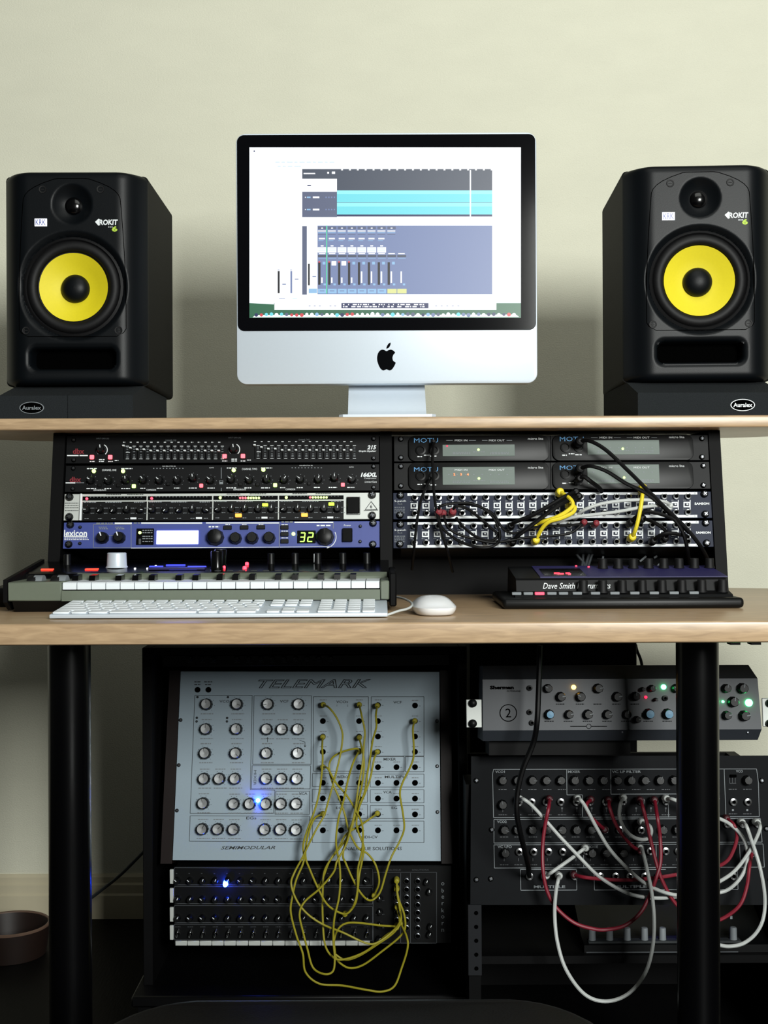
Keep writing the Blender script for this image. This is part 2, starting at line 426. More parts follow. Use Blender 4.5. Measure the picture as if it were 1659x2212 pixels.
# ------------------------------------------------------------------ raised shelf
ZS0, ZS1 = HC+0.1241, HC+0.1421
shelf = thing('raised_shelf', 'long beech shelf over the racks carrying the computer and both speakers', 'shelf', (0, 1.862, ZS0))
slab(0.72, 0, 0.30, 0.09, 0.22, 0, ZS1-ZS0).build('shelf_board', M_beech, shelf, angle=30)
# ------------------------------------------------------------------ rack cabinet under the shelf
TA = math.radians(10.5)
RF = Face(W(829.5, 1157, 1.896), TA)
def yf(z): return RF.O.y + (z-RF.O.z)*math.tan(TA)
cab = thing('rack_cabinet', 'black twin-bay rack cabinet with a sloping front between desk and shelf', 'rack cabinet', (0, yf(ZD), ZD))
def side(xa, xb, name):
    z0, z1 = 0.0, ZS0-ZD-0.0005; y = lambda z: yf(z+ZD)-yf(ZD)-0.004
    MB().prism([(y(0), z0), (0.165, z0), (0.165, z1), (y(z1), z1)], xa, xb, 'YZ').build(name, M_case, cab, smooth=False)
xl0, xl1 = RF.hit(107, 1157).x, RF.hit(133, 1157).x
xm0, xm1 = RF.hit(821.5, 1157).x, RF.hit(847.5, 1157).x
xr0, xr1 = RF.hit(1541, 1157).x, RF.hit(1566, 1157).x
side(xl0, xl1, 'side_panel'); side(xm0, xm1, 'divider_panel'); side(xr0, xr1, 'side_panel')
MB().box(xl1, xr0, 0.155, 0.165, 0.0, 0.258).build('back_panel', M_case, cab)

# ------------------------------------------------------------------ desktop computer
DI = 2.009
sI = FPX/DI
cx = W(834, 287, DI).x
imac = thing('desktop_computer', 'silver all-in-one computer with black-framed screen showing a mixing session', 'computer', (cx, DI, ZS1))
IF = Face(Vector((cx, DI, ZS1)), 0.0)
def iu(px, py): return IF.uv(px, py)
(u0, v1), (u1, v0) = iu(508, 289), iu(1160, 829)
u0, u1 = (u0-u1)/2, (u1-u0)/2
vt, vb = iu(834, 287)[1], iu(834, 829)[1]
def rounded_plate(w, z0, z1, r, y0, y1, m, name, par, bev=0.0018):
    bm = bmesh.new(); pts = rrect(0, (z0+z1)/2, w, z1-z0, r, 8)
    vs = [bm.verts.new((p[0], y1, p[1])) for p in pts]; f = bm.faces.new(vs)
    rr = bmesh.ops.extrude_face_region(bm, geom=[f])
    for v in [g for g in rr['geom'] if isinstance(g, bmesh.types.BMVert)]: v.co.y = y0
    bmesh.ops.recalc_face_normals(bm, faces=bm.faces)
    if bev: bmesh.ops.bevel(bm, geom=[e for e in bm.edges if abs(e.verts[0].co.y-e.verts[1].co.y) < 1e-7], offset=bev, segments=2, affect='EDGES', profile=0.5)
    bm.verts.index_update(); mb = MB(); mb.add([v.co[:] for v in bm.verts], [[v.index for v in f.verts] for f in bm.faces]); bm.free()
    return mb.build(name, m, par)
rounded_plate(u1-u0, vb, vt, 0.016, 0, 0.028, M_alu, 'body', imac)
bz = rounded_plate(iu(1156, 500)[0]-iu(512, 500)[0], iu(834, 714)[1], iu(834, 291)[1], 0.011, -0.0016, 0.001, M_glass, 'screen_bezel', imac, 0.0006); bz.data.set_sharp_from_angle(angle=math.radians(12))
# black back dome
MB().prism([(-0.20, vb+0.03), (0.20, vb+0.03), (0.20, vt-0.02), (-0.20, vt-0.02)], 0.028, 0.05).build('rear_housing', M_blk, imac)
# screen content
S_ = {}
def sm(n, c, e=1.0): S_[n] = led('screen_'+n, c, e); return S_[n]
cols = [('white', (246, 250, 255), 1.25), ('dark', (62, 70, 86), 1.1), ('slate', (104, 118, 156), 1.25), ('cyan', (112, 218, 230), 1.0), ('navy', (40, 52, 110), .6),
        ('black', (16, 16, 30), .6), ('green', (44, 110, 78), .8), ('sky', (236, 249, 255), 1.15), ('mid', (84, 92, 118), 1.1), ('pale', (150, 196, 236), .9), ('yel', (222, 226, 150), .95), ('grn', (90, 210, 170), .9), ('redd', (220, 70, 80), .9), ('cyan2', (150, 240, 246), .95)]
smats = [sm(*c) for c in cols]; ix = {c[0]: i for i, c in enumerate(cols)}
scr = MB()
def srect(x0, y0, x1, y1, c, l=1):
    a = [iu(x0, y1), iu(x1, y1), iu(x1, y0), iu(x0, y0)]; y = -0.0017-0.00012*l
    scr.add([(p[0], y, p[1]) for p in a], [(0, 1, 2, 3)], ix[c])
def stext(t, x, y, h, c, l=5, w=None):
    u, v = iu(x, y); scr.text(t, u, v, -0.0017-0.00012*l, w=w/sI if w else None, h=h/sI, mi=ix[c])
srect(539, 319, 1125, 687, 'sky', 0)
srect(539, 655, 1125, 687, 'green', 1)
scr.add([(iu(*p)[0], -0.00195, iu(*p)[1]) for p in [(539, 655), (539, 645), (592, 652), (592, 658)]], [(0, 1, 2, 3)], ix['sky'])
srect(539, 319, 1125, 330, 'white', 1)
srect(593, 339, 1072, 670, 'white', 2)
for x0, x1, y in ((595, 725, 351), (600, 655, 360)):
    u = x0
    while u < x1:
        w = random.uniform(6, 16); srect(u, y-0.7, min(u+w, x1), y+0.4, 'pale', 3); u += w+4
srect(653, 366, 1063, 414, 'dark', 3); srect(653, 387, 728, 414, 'white', 4); srect(653, 415, 728, 469.5, 'mid', 3)
srect(728, 412, 1063, 438, 'cyan', 4); srect(728, 412, 1063, 420, 'cyan2', 5); srect(728, 438.7, 1063, 464, 'cyan', 4); srect(728, 438.7, 1063, 447, 'cyan2', 5)
srect(728, 437.8, 1063, 438.8, 'mid', 5); srect(728, 464, 1063, 468.5, 'navy', 4)
for k in range(20): srect(737+17*k, 366.5, 741+17*k, 369, 'white', 6); 
srect(1014.5, 368, 1017.2, 469, 'white', 7)
for y in (427, 453.5): srect(659, y-1, 661, y+1, 'white', 6); srect(663, y-1.5, 671, y+1.5, 'pale', 6); srect(676, y-1.8, 690, y+1.8, 'white', 6); [srect(703+6*k, y-1.5, 706+6*k, y+1.5, 'slate', 6) for k in range(4)]
srect(656, 374.5, 681, 377, 'white', 6); srect(707, 372, 711, 376, 'white', 6); srect(717, 371.5, 724, 376.5, 'white', 6); srect(664, 400.5, 672, 403, 'navy', 6)
srect(653, 489, 663, 637, 'mid', 3); srect(686, 488, 1063, 636, 'slate', 3)
for k in range(9):
    x = 687+21.4*k
    if k < 8:
        srect(x, 490, x+18, 496, 'mid', 4); srect(x+7, 492.5, x+11, 494.5, 'white', 5); srect(x, 498.5, x+17, 500.8, 'white', 5); srect(x, 502.5, x+17, 504, 'pale', 5); srect(x, 506, x+17, 507.5, 'mid', 5)
    if k < 7:
        srect(x+2, 514.5, x+15, 517.5, 'white', 5); srect(x+1, 520, x+12, 521, 'pale', 5); srect(x+6, 530.5, x+12, 533, 'white', 5)
        srect(x-.5, 534.5, x+18.5, 546, 'white', 5); srect(x+1, 538, x+17, 538.7, 'pale', 6); srect(x+1, 542, x+17, 542.7, 'pale', 6); srect(x, 624.5, x+19, 634.5, 'pale', 5); srect(x+4, 628, x+14, 630, 'slate', 6)
    else: srect(x, 624.5, x+20, 634.5, 'yel', 5)
    srect(x+2, 547.3, x+16, 549.6, 'white', 5); srect(x, 551.5, x+19, 556, 'dark', 4); srect(x+1, 558, x+18, 559, 'pale', 5)
    if k < 8:
        srect(x+.5, 567, x+5.5, 615.5, 'black', 5); srect(x+1, 565, x+4.5, 568, 'redd', 6) if k < 4 else None
        srect(x+10, 566, x+16, 572, 'pale', 5)
    fy = 600 if k < 4 else 587
    srect(x+7, fy, x+10, 611.5, 'white', 5); srect(x+12, 613, x+17, 617, 'pale', 5)
for k in (1, 2): srect(687+21.4*k+8, 565, 687+21.4*k+18, 574, 'white', 6)
srect(704.5, 488, 707, 635, 'grn', 7)
srect(600, 586, 604.5, 634, 'black', 4); srect(627.5, 586, 631.5, 634, 'slate', 4); srect(665.5, 570, 669.5, 617, 'black', 4)
srect(600, 583, 604, 584.5, 'slate', 4); srect(627, 583, 631, 584.5, 'slate', 4); srect(610, 613.5, 618, 615.5, 'slate', 4); srect(637, 602.5, 645, 604.5, 'slate', 4); srect(675, 597, 683, 599, 'slate', 4)
srect(667, 624, 685, 634, 'pale', 4); srect(603, 645, 616, 646.2, 'slate', 4); srect(632, 645, 642, 646, 'pale', 4)
srect(737.5, 655, 925.5, 666.5, 'navy', 3)
for y in (657, 661.5):
    u = 741
    while u < 920:
        w = random.choice([2, 3, 5, 9]); srect(u, y, u+w, y+2.6, 'white', 5); u += w+random.choice([2, 3, 8])
for x in (667, 678, 689, 712, 722, 940, 952, 964, 976, 988): srect(x, 660.5, x+4, 662, 'slate', 4)
a = [(546, 686), (552, 681), (1114, 680), (1121, 685)]
scr.add([(iu(*p)[0], -0.0023, iu(*p)[1]) for p in a], [(0, 1, 2, 3)], ix['white'])
for k in range(52):
    x = 554+10.9*k; r = random.uniform(3.2, 4.6); c = random.choice(['white', 'white', 'white', 'sky', 'pale', 'slate', 'redd', 'cyan', 'mid', 'white', 'navy'])
    u, v = iu(x, 680.2+random.uniform(-1, 1)); R = r/sI
    scr.add([(u+R*math.cos(t*math.pi/5), -0.0025-0.00001*k, v+R*math.sin(t*math.pi/5)) for t in range(10)], [tuple(range(10))], ix[c])
u, v = iu(549.5, 327.5); scr.rect(u-0.001, u+0.001, v-0.0012, v+0.0012, -0.0023, ix['navy'])
scr.build('screen_image', smats, bz, smooth=False)
# logo
body = [(0, .30), (.10, .35), (.22, .37), (.33, .32), (.41, .23), (.33, .14), (.285, .0), (.32, -.14), (.43, -.22), (.37, -.37), (.26, -.52), (.16, -.57), (.07, -.545), (0, -.52), (-.07, -.545), (-.16, -.57), (-.27, -.50), (-.37, -.34), (-.44, -.12), (-.44, .08), (-.38, .25), (-.26, .36), (-.12, .36)]
leaf = [(0.0, .42), (.02, .52), (.09, .63), (.19, .69), (.185, .58), (.11, .46)]
def closed(pts, n=4):
    out = []; N = len(pts)
    for i in range(N):
        a, b, c, d = (Vector(pts[(i+j-1) % N]) for j in range(4))
        for k in range(n):
            t = k/n; out.append(0.5*((2*b)+(c-a)*t+(2*a-5*b+4*c-d)*t*t+(3*b-a-3*c+d)*t**3))
    return [(p.x, p.y) for p in out]
lu, lv = iu(835, 773); k = 41/0.86/sI
lg = MB()
for P in (closed(body), closed(leaf)): lg.prism([(lu+x*k*0.95, lv+y*k) for x, y in P], -0.0006, 0.0004)
lg.build('fruit_logo', M_glass, imac, smooth=False)
# stand: a bent sheet
x0, x1 = iu(752, 850)[0], iu(919, 850)[0]; xb0, xb1 = iu(751, 890)[0], iu(922, 890)[0]
st = MB()
prof = [(0.045, vb+0.12), (0.03, vb+0.02)] + [(0.030-0.020*t-0.03*t*t, (vb+0.02)*(1-t)+0.010*t) for t in (0.3, 0.6, 0.85)] + [(-0.03, 0.004), (-0.055, 0.003)]
prof = [(0.06, vb+0.13), (0.035, vb-0.0), (0.012, 0.022), (0.002, 0.012), (-0.012, 0.006), (-0.03, 0.004)]
n = len(prof); vs = []
for (y, z) in prof:
    t = 1-min(1, max(0, z/vb)); w0, w1 = x0+(xb0-x0)*t, x1+(xb1-x1)*t
    vs += [(w0, y, z), (w1, y, z), (w1, y+0.004, z+0.0), (w0, y+0.004, z)]
fs = []
for i in range(n-1):
    for k_ in range(4): a_ = i*4+k_; b_ = i*4+(k_+1) % 4; fs.append((a_, b_, b_+4, a_+4))
fs += [(0, 1, 2, 3), tuple(reversed(range((n-1)*4, n*4)))]
st.add(vs, fs).build('stand', M_alu, imac, angle=50)
fw0, fw1 = W(732, 900, 1.868).x-cx, W(942, 900, 1.868).x-cx
ft = MB(); pl = [(fw0+.006, -0.139), (fw1-.006, -0.139), (fw1, -0.133), (fw1, 0.03), (fw0, 0.03), (fw0, -0.133)]
ft.prism(pl, 0.0002, 0.0042, 'XY'); ft.build('foot_plate', M_alu, imac)

# ------------------------------------------------------------------ speakers
def speaker(px_l, px_r, ptop, pbot, label, rot, labelp, wo, padside):
    D = 1.957; xl, xr = W(px_l, 500, D).x, W(px_r, 500, D).x; xc = (xl+xr)/2; wd = xr-xl
    zt, zb = W((px_l+px_r)/2, ptop, D).z, W((px_l+px_r)/2, pbot, D).z; H = zt-zb
    r = thing('studio_monitor', label, 'speaker', (xc, D, zb), (0, 0, rot))
    hw = wd/2; dep = 0.235
    # cabinet with rounded vertical edges and top
    bm = bmesh.new(); bmesh.ops.create_cube(bm, size=1)
    for v in bm.verts: v.co = Vector((v.co.x*wd, dep/2+v.co.y*dep, H/2+v.co.z*H))
    bmesh.ops.bevel(bm, geom=[e for e in bm.edges if abs(e.verts[0].co.y-e.verts[1].co.y) > 0.01], offset=0.007, segments=3, affect='EDGES', profile=0.5)
    bm.verts.index_update(); mb = MB(); mb.add([v.co[:] for v in bm.verts], [[v.index for v in f.verts] for f in bm.faces]); bm.free()
    mb.build('cabinet', M_spkb, r)
    q = wd/310.0     # metres per photo pixel of the front view
    zc = lambda py: H - (py-ptop)*H/(pbot-ptop)
    wz, tz = zc(ptop+245), zc(ptop+71)
    NX, NZ = 110, 150
    BUL = 0.036
    def plan(x):
        a = abs(x)/hw
        return BUL if a < 0.60 else BUL*max(0.0, 1-((a-0.60)/0.40)**2.3)
    def depth(x, z):
        d = plan(x)
        ez = min(z, H-z)
        if ez < 0.012: d -= 0.010*(1-math.sqrt(max(0, 1-((0.012-ez)/0.012)**2)))
        rw = math.hypot(x, z-wz)
        if rw < 0.085:
            if rw > 0.078: d -= 0.006*(0.085-rw)/0.007
            else: d -= 0.009 + (0.026 if rw < 0.070 else (0.012 if rw < 0.074 else 0.0))
        rt = math.hypot(x, z-tz)
        if rt < 0.031: d -= 0.016*(1-(rt/0.031)**2)
        # port slot
        pz = zc(ptop+398); ax, az = abs(x)-0.055, abs(z-pz)-0.006
        sd = math.hypot(max(ax, 0), max(az, 0))-0.011 if max(ax, az) > 0 else max(ax, az)-0.011
        if sd < 0: d -= min(0.05, 0.05*min(1, -sd/0.006))
        elif sd < 0.006: d -= 0.003*(1-sd/0.006)
        return d
    xs = []
    for i in range(NX+1):
        t = i/NX*2-1; xs.append(hw*math.sin(t*math.pi/2)*0.35+hw*t*0.65)
    vs = []; fs = []
    for j in range(NZ+1):
        z = H*j/NZ
        ez = min(z, H-z); q_ = 0.007
        kx = 1.0 if ez >= q_ else (hw-(q_-math.sqrt(max(0, q_*q_-(q_-ez)**2))))/hw
        for x in xs: vs.append((x*kx, -depth(x, z), z))
    for j in range(NZ):
        for i in range(NX): a_ = j*(NX+1)+i; fs.append((a_, a_+1, a_+NX+2, a_+NX+1))
    # skirt
    ring = [i for i in range(NX+1)] + [j*(NX+1)+NX for j in range(1, NZ+1)] + [NZ*(NX+1)+i for i in range(NX-1, -1, -1)] + [j*(NX+1) for j in range(NZ-1, 0, -1)]
    base = len(vs)
    for i in ring: vs.append((vs[i][0], 0.0005, vs[i][2]))
    L = len(ring)
    for i in range(L): fs.append((ring[i], base+i, base+(i+1) % L, ring[(i+1) % L]))
    mb = MB(); mb.add(vs, fs); mb.build('front_baffle', M_spk, r, angle=60)
    T = lambda x, y, z: Matrix.Translation((x, y, z))
    egg = []
    for k_ in range(41):
        t = k_/40; ww = 0.082-0.016*max(0, t-.25)**1.6
        if t > 0.86: ww -= 0.045*((t-0.86)/0.14)**2.4
        if t < 0.05: ww -= 0.014*((0.05-t)/0.05)**2
        egg.append((ww, zc(ptop+352)+t*(zc(ptop+18)-zc(ptop+352))))
    loop = egg + [(x_, egg[-1][1]+0.0008) for x_ in (0.02, 0.0, -0.02)] + [(-x_, z_) for x_, z_ in reversed(egg)]
    loop.append(loop[0])
    for a_, b_ in ((0, len(egg)+3+len(egg)),):
        MB().tube([(x_, -plan(x_)+0.0001, z_) for x_, z_ in loop], 0.0006, 6).build('seam_line', M_hole, r)
    po = rounded_plate(0.125, zc(ptop+398)-0.0135, zc(ptop+398)+0.0135, 0.009, -0.0, 0.002, M_hole, 'port_shade_plate', r, 0)  # black plate stands in for the shade inside the port
    po.location.y = -BUL+0.028
    rr = 74*q
    y0 = -BUL+0.012
    MB().lathe([(0.0775, -0.004), (0.0772, 0.004), (0.0735, 0.006), (0.0715, 0.003)], 48, cap=False, M=T(0, y0, wz)).build('woofer_frame', M_rub, r)
    pr = [(0.0725+0.0*1, 0.0)]
    for i in range(9):
        a = math.pi*i/8; pr.append((0.0635+0.0085*math.cos(a), 0.008*math.sin(a)))
    MB().lathe(pr+[(rr*0.98, -0.001)], 48, cap=False, M=T(0, y0-0.001, wz)).build('woofer_surround', M_rub, r)
    MB().lathe([(rr, -0.0005), (rr, 0.0008), (rr*0.7, -0.008), (rr*0.38, -0.016), (0.0001, -0.018)], 56, cap=False, M=T(0, y0-0.002, wz)).build('woofer_cone', M_yel, r)
    dr = 30.5*q
    MB().lathe([(dr, -0.018)] + [(dr*math.cos(a*math.pi/16), -0.012+0.013*math.sin(a*math.pi/16)) for a in range(0, 8)] + [(0.0001, 0.001)], 40, M=T(0, y0-0.002, wz)).build('dust_cap', M_spk, r)
    MB().lathe([(0.0145, -0.002)] + [(0.0145*math.cos(a*math.pi/16), 0.009*math.sin(a*math.pi/16)) for a in range(0, 8)] + [(0.0001, 0.009)], 32, M=T(0, -BUL+0.0155, tz)).build('tweeter_dome', M_blkg, r)
    for sx, py in ((-62, 40), (62, 40), (-99, 339), (99, 339)):
        sc_ = MB().lathe([(0.0062, 0.0), (0.0058, 0.0012), (0.004, 0.001), (0.0035, -0.001)], 16)
        sc_.box(-0.0025, 0.0025, -0.001, 0.001, -0.0006, 0.0006)
        sc_.build('screw', M_rub, r, (sx*q, -plan(sx*q)+0.0002, zc(ptop+py)))
    # lit badge
    bx, bz_ = -66*q, zc(ptop+110)
    bd = MB().box(-13*q, 13*q, -0.001, 0, -8*q, 8*q).build('lit_badge', [L_wht], r, (bx, -BUL-0.0002, bz_))
    tt = MB().text('KRK', 0, 0, -0.0014, w=22*q, h=13*q, bold=0.02); tt.build('badge_lettering', led('badge_blue_print', (90, 105, 170), 0.8), bd, smooth=False)
    t2 = MB().text('ROKIT', 79*q, zc(ptop+110), -BUL-0.0004, w=40*q, h=12*q, shear=0.1, bold=0.03)
    t2.add([(50*q, -BUL-0.0004, zc(ptop+109)), (58*q, -BUL-0.0004, zc(ptop+102)), (61*q, -BUL-0.0004, zc(ptop+104)), (61*q, -BUL-0.0004, zc(ptop+116)), (57*q, -BUL-0.0004, zc(ptop+117))], [(0, 1, 2, 3, 4)])
    t2.micro(78*q, 88*q, zc(ptop+120), 1.6*q, -BUL-0.0004)
    t2.build('model_lettering', M_wht, r, smooth=False)
    MB().text('6', 92*q, zc(ptop+124), -BUL-0.0004, w=12*q, h=12*q, bold=0.05).build('model_number', M_grnp, r, smooth=False)
    # foam pad under the speaker
    zs = ZS1; ph = zb-zs
    pf = 1.8665; padl, padr = (W(-2, 880, pf).x, W(287, 880, pf).x) if padside < 0 else (W(1378, 880, pf).x, W(1690, 880, pf).x)
    pad = thing('isolation_pad', labelp, 'speaker pad', ((padl+padr)/2, pf, zs), (0, 0, 0))
    w2 = (padr-padl)/2; split = w2*0.02
    hf = 0.034
    dpt = 0.29
    poly = [(0, 0), (0, hf), (D-pf-0.005, ph-0.0004), (dpt, ph-0.0004), (dpt, 0)]
    if padside < 0:
        MB().prism(poly, -w2, w2*0.02, 'YZ').build('foam_block', M_foam, pad, smooth=False); MB().prism(poly, w2*0.02+0.0008, w2, 'YZ').build('foam_block', M_foam, pad, smooth=False)
    else: MB().prism(poly, -w2, w2, 'YZ').build('foam_block', M_foam, pad, smooth=False)
    bxp, byp = (69, 881) if padside < 0 else (1604, 875)
    P = W(bxp, byp, pf)-Vector(pad.location); s2 = pf/FPX
    el = [(P.x+26.5*s2*math.cos(t*math.pi/16), P.z+13*s2*math.sin(t*math.pi/16)) for t in range(32)]
    el2 = [(P.x+24.5*s2*math.cos(t*math.pi/16), P.z+11.5*s2*math.sin(t*math.pi/16)) for t in range(32)]
    b = MB().prism(el, -0.0012, 0.0, 'XZ', 0).prism(el2, -0.0016, -0.001, 'XZ', 1)
    b.build('oval_badge', [M_gry if padside < 0 else M_wht, M_hole], pad)
    MB().text('Auralex', P.x, P.z, -0.002, w=41*s2, h=9*s2, bold=0.02).build('badge_lettering', M_gry if padside < 0 else M_wht, pad, smooth=False)
speaker(14, 320, 382, 835, 'black studio speaker with yellow cone, standing left of the computer', math.radians(0.5), 'charcoal foam wedge under the left speaker', 0, -1)
speaker(1345, 1660, 368, 826, 'black studio speaker with yellow cone and greyer front, right of the computer', math.radians(-2.5), 'charcoal foam wedge under the right speaker', 0, 1)
# ------------------------------------------------------------------ rack units, left bay
def unit(name, label, cat, x0, y0, x1, y1, group=None, face=RF):
    f = face.sub((x0+x1)/2, y1)
    r = thing(name, label, cat, f.O, f.rot, group)
    return f, r
YS = [938.5, 1002, 1063.5, 1125, 1185.5]      # rows at x=478
def rl(y, x=478): return y - (x-478)*ROLL      # row y at another x
XA, XB = 135.5, 820.5
RACKX = 0.002
# --- graphic equaliser
f, r = unit('graphic_equalizer', 'black graphic equalizer with two rows of sliders, top of the left rack', 'audio rack unit', XA+7, YS[0], XB-1, YS[1]-.5, 'units in the left rack bay')
panel_body(f, r, XA+6, YS[0], XB-1, YS[1]-.5, 0.12, M_pnl)
k = Ink(f)
k.rect(145, 983, 170, 985.5).rect(172, 983, 190, 985.5)
k.text('dbx', 170, 975, h=12, bold=.03, mi=1).text('215', 803, 966.5, h=9.5, shear=.25, bold=.04).text('Graphic Equalizer', 794, 975, w=38, h=5, shear=.2, bold=.02)
k.text('INPUT GAIN (dB)', 222, 948, w=27, h=4, mi=2).text('INPUT GAIN (dB)', 507, 946, w=27, h=4, mi=2)
k.text('CHANNEL ONE', 369, 951.5, w=24, h=4, mi=2).text('CHANNEL TWO', 657, 950, w=24, h=4, mi=2)
for cx_, cy_ in ((220, 972), (506, 971)):
    k.arc(cx_, cy_, 12, 25, 140, 1.8); k.arc(cx_, cy_, 12, -140, -95, 1.2, 2)
    put_knob(f, r, cx_, cy_, 9.5, -8)
    k.micro(cx_-6, cx_+6, cy_+25, 2).micro(cx_-6, cx_+6, cy_+21, 2).micro(cx_-26, cx_-15, cy_+25, 2).micro(cx_+14, cx_+24, cy_+25, 2).micro(cx_+28, cx_+36, cy_+23, 2)
for x, y in ((199, 988), (238.5, 988), (485.5, 986), (525, 985.5)):
    put_led(f, r, x, y, 4.6, L_redc, True, 'lit_button')
    b_ = f
for gx, gy, st in ((268, 0, 14.65), (550.5, -1.3, 14.85)):
    lev = [964, 968.5, 972, 972] + [974.8]*11
    for i in range(15):
        x = gx+st*i; yy = gy
        k.rect(x-0.6, 962+yy, x+0.6, 993+yy, 3)
        k.micro(x-2, x+3, 955.5+yy, 2.0, 0)
        for q, w_ in ((964, 3.3), (967.5, 2), (971, 2), (976, 2.4), (982, 2.0), (985.3, 2.3), (988, 2.5), (991.5, 3.4)):
            k.rect(x+7.3-w_, q+yy-.55, x+7.3+w_, q+yy+.45, 0 if w_ > 3 else 2)
        put_box(f, r, x, lev[i]+yy, 5.2, 3.0, M_wht, 'slider_cap', 0.006, 0.0003)
    k.rect(gx+4, 977+gy, gx+13, 978+gy)
k.done(r, [M_wht, M_redp, M_gry, M_hole])
for x, y in ((160, 951), (160, 994), (807, 948), (807, 990)): put_screw(f, r, x, y, 5)
# --- compressor with lime lamps
f, r = unit('compressor_gate', 'black compressor and gate with green lamps and many small knobs, second in the left rack', 'audio rack unit', XA+4, YS[1], XB-.5, YS[2], 'units in the left rack bay')
panel_body(f, r, XA+4, YS[1]+.5, XB-.5, YS[2]-.5, 0.12, M_pnl)
k = Ink(f)
k.text('dbx', 163, 1036, h=12, bold=.03, mi=1).rect(142, 1042, 163, 1044.5).rect(164.5, 1042.3, 182, 1044, 2)
k.text('166XL', 796.5, 1025.5, w=35, h=10, shear=.25, bold=.05).text('Compressor', 800, 1033.5, w=27, h=4, shear=.2).text('Limiter/Gate', 801, 1041, w=26, h=4, shear=.2)
k.text('CHANNEL ONE', 236, 1015.5, w=31, h=4.5).text('CHANNEL TWO', 539, 1013.5, w=33, h=4.5)
for dx in (0, 302):
    dy = -dx*.0045
    k.text('GAIN REDUCTION (dB)', 365+dx*.997-5*(dx > 0), 1007.5+dy, w=29, h=2.8)
    for i in range(10): k.rect(331+dx*.99+i*7, 1011+dy, 333.5+dx*.99+i*7, 1013+dy, 2)
    k.text('EXPANDER/GATE', 216+dx, 1059+dy, w=27, h=3.6).text('COMPRESSOR', 327+dx*.995, 1058.5+dy, w=21, h=3.6)
    k.micro(188+dx, 209+dx, 1012.5+dy, 2.2).micro(262+dx, 286+dx, 1012.5+dy, 2.2)
    k.micro(187+dx, 208+dx, 1055.5+dy, 2.2).micro(226+dx, 241+dx, 1055.5+dy, 2.2).micro(262+dx, 281+dx, 1055.5+dy, 2.2).micro(303+dx, 314+dx, 1055+dy, 2).micro(339+dx, 352+dx, 1055+dy, 2).micro(376+dx, 389+dx, 1054.5+dy, 2).micro(408+dx, 426+dx, 1054.5+dy, 2).micro(448+dx, 464+dx, 1054.5+dy, 2)
    k.text('AUTO', 457+dx, 1010.5+dy, w=10, h=2.5)
k.line(478, 1010, 478, 1034, 1.4, 2).line(478, 1054, 478, 1061, 1.4, 2)
ks = [(198, 1038.5), (236, 1039.6), (273.5, 1038.5), (311, 1038), (346, 1039), (384.5, 1039), (418, 1034), (455.7, 1038.5), (500.5, 1037), (539.6, 1038), (577, 1037), (614.5, 1037.5), (649.5, 1037), (688, 1037), (723, 1033.5), (761, 1037)]
angs = [-65, -65, -5, -35, -55, -30, -8, -55, -60, -60, 5, 35, -55, 20, -2, -55]
for (x, y), a in zip(ks, angs): put_knob(f, r, x, y, 8.3, a)
for i, (x, y) in enumerate(ks): 
    for a in (-130, -90, -45, 0, 45, 90, 130):
        xx, yy = x+12*math.sin(math.radians(a)), y-12*math.cos(math.radians(a)); k.rect(xx-.6, yy-.6, xx+.6, yy+.6, 2)
k.rect(474, 1038, 482, 1046, 2); k.rect(475, 1039, 481, 1041, 3, .0001)
k.done(r, [M_wht, M_redp, M_gry, M_hole])
for x, y in ((203, 1018), (266, 1018), (505, 1016), (569, 1015)): put_led(f, r, x, y, 4.3, L_grnc)
for x, y in ((289.5, 1050.5), (594.5, 1048.5)): put_led(f, r, x, y, 4, L_grnc, True, 'lit_button')
for x, y in ((435, 1049.5), (740.7, 1047.5)): put_led(f, r, x, y, 4, L_redc, True, 'lit_button')
for x, y in ((216, 1049), (256, 1049), (364, 1046), (520, 1047), (557, 1047), (668, 1045)): put_box(f, r, x, y, 8, 7, M_blk, 'button', .003)
for x, y in ((159, 1012), (158, 1056), (807, 1008), (807, 1053)): put_screw(f, r, x, y, 5)
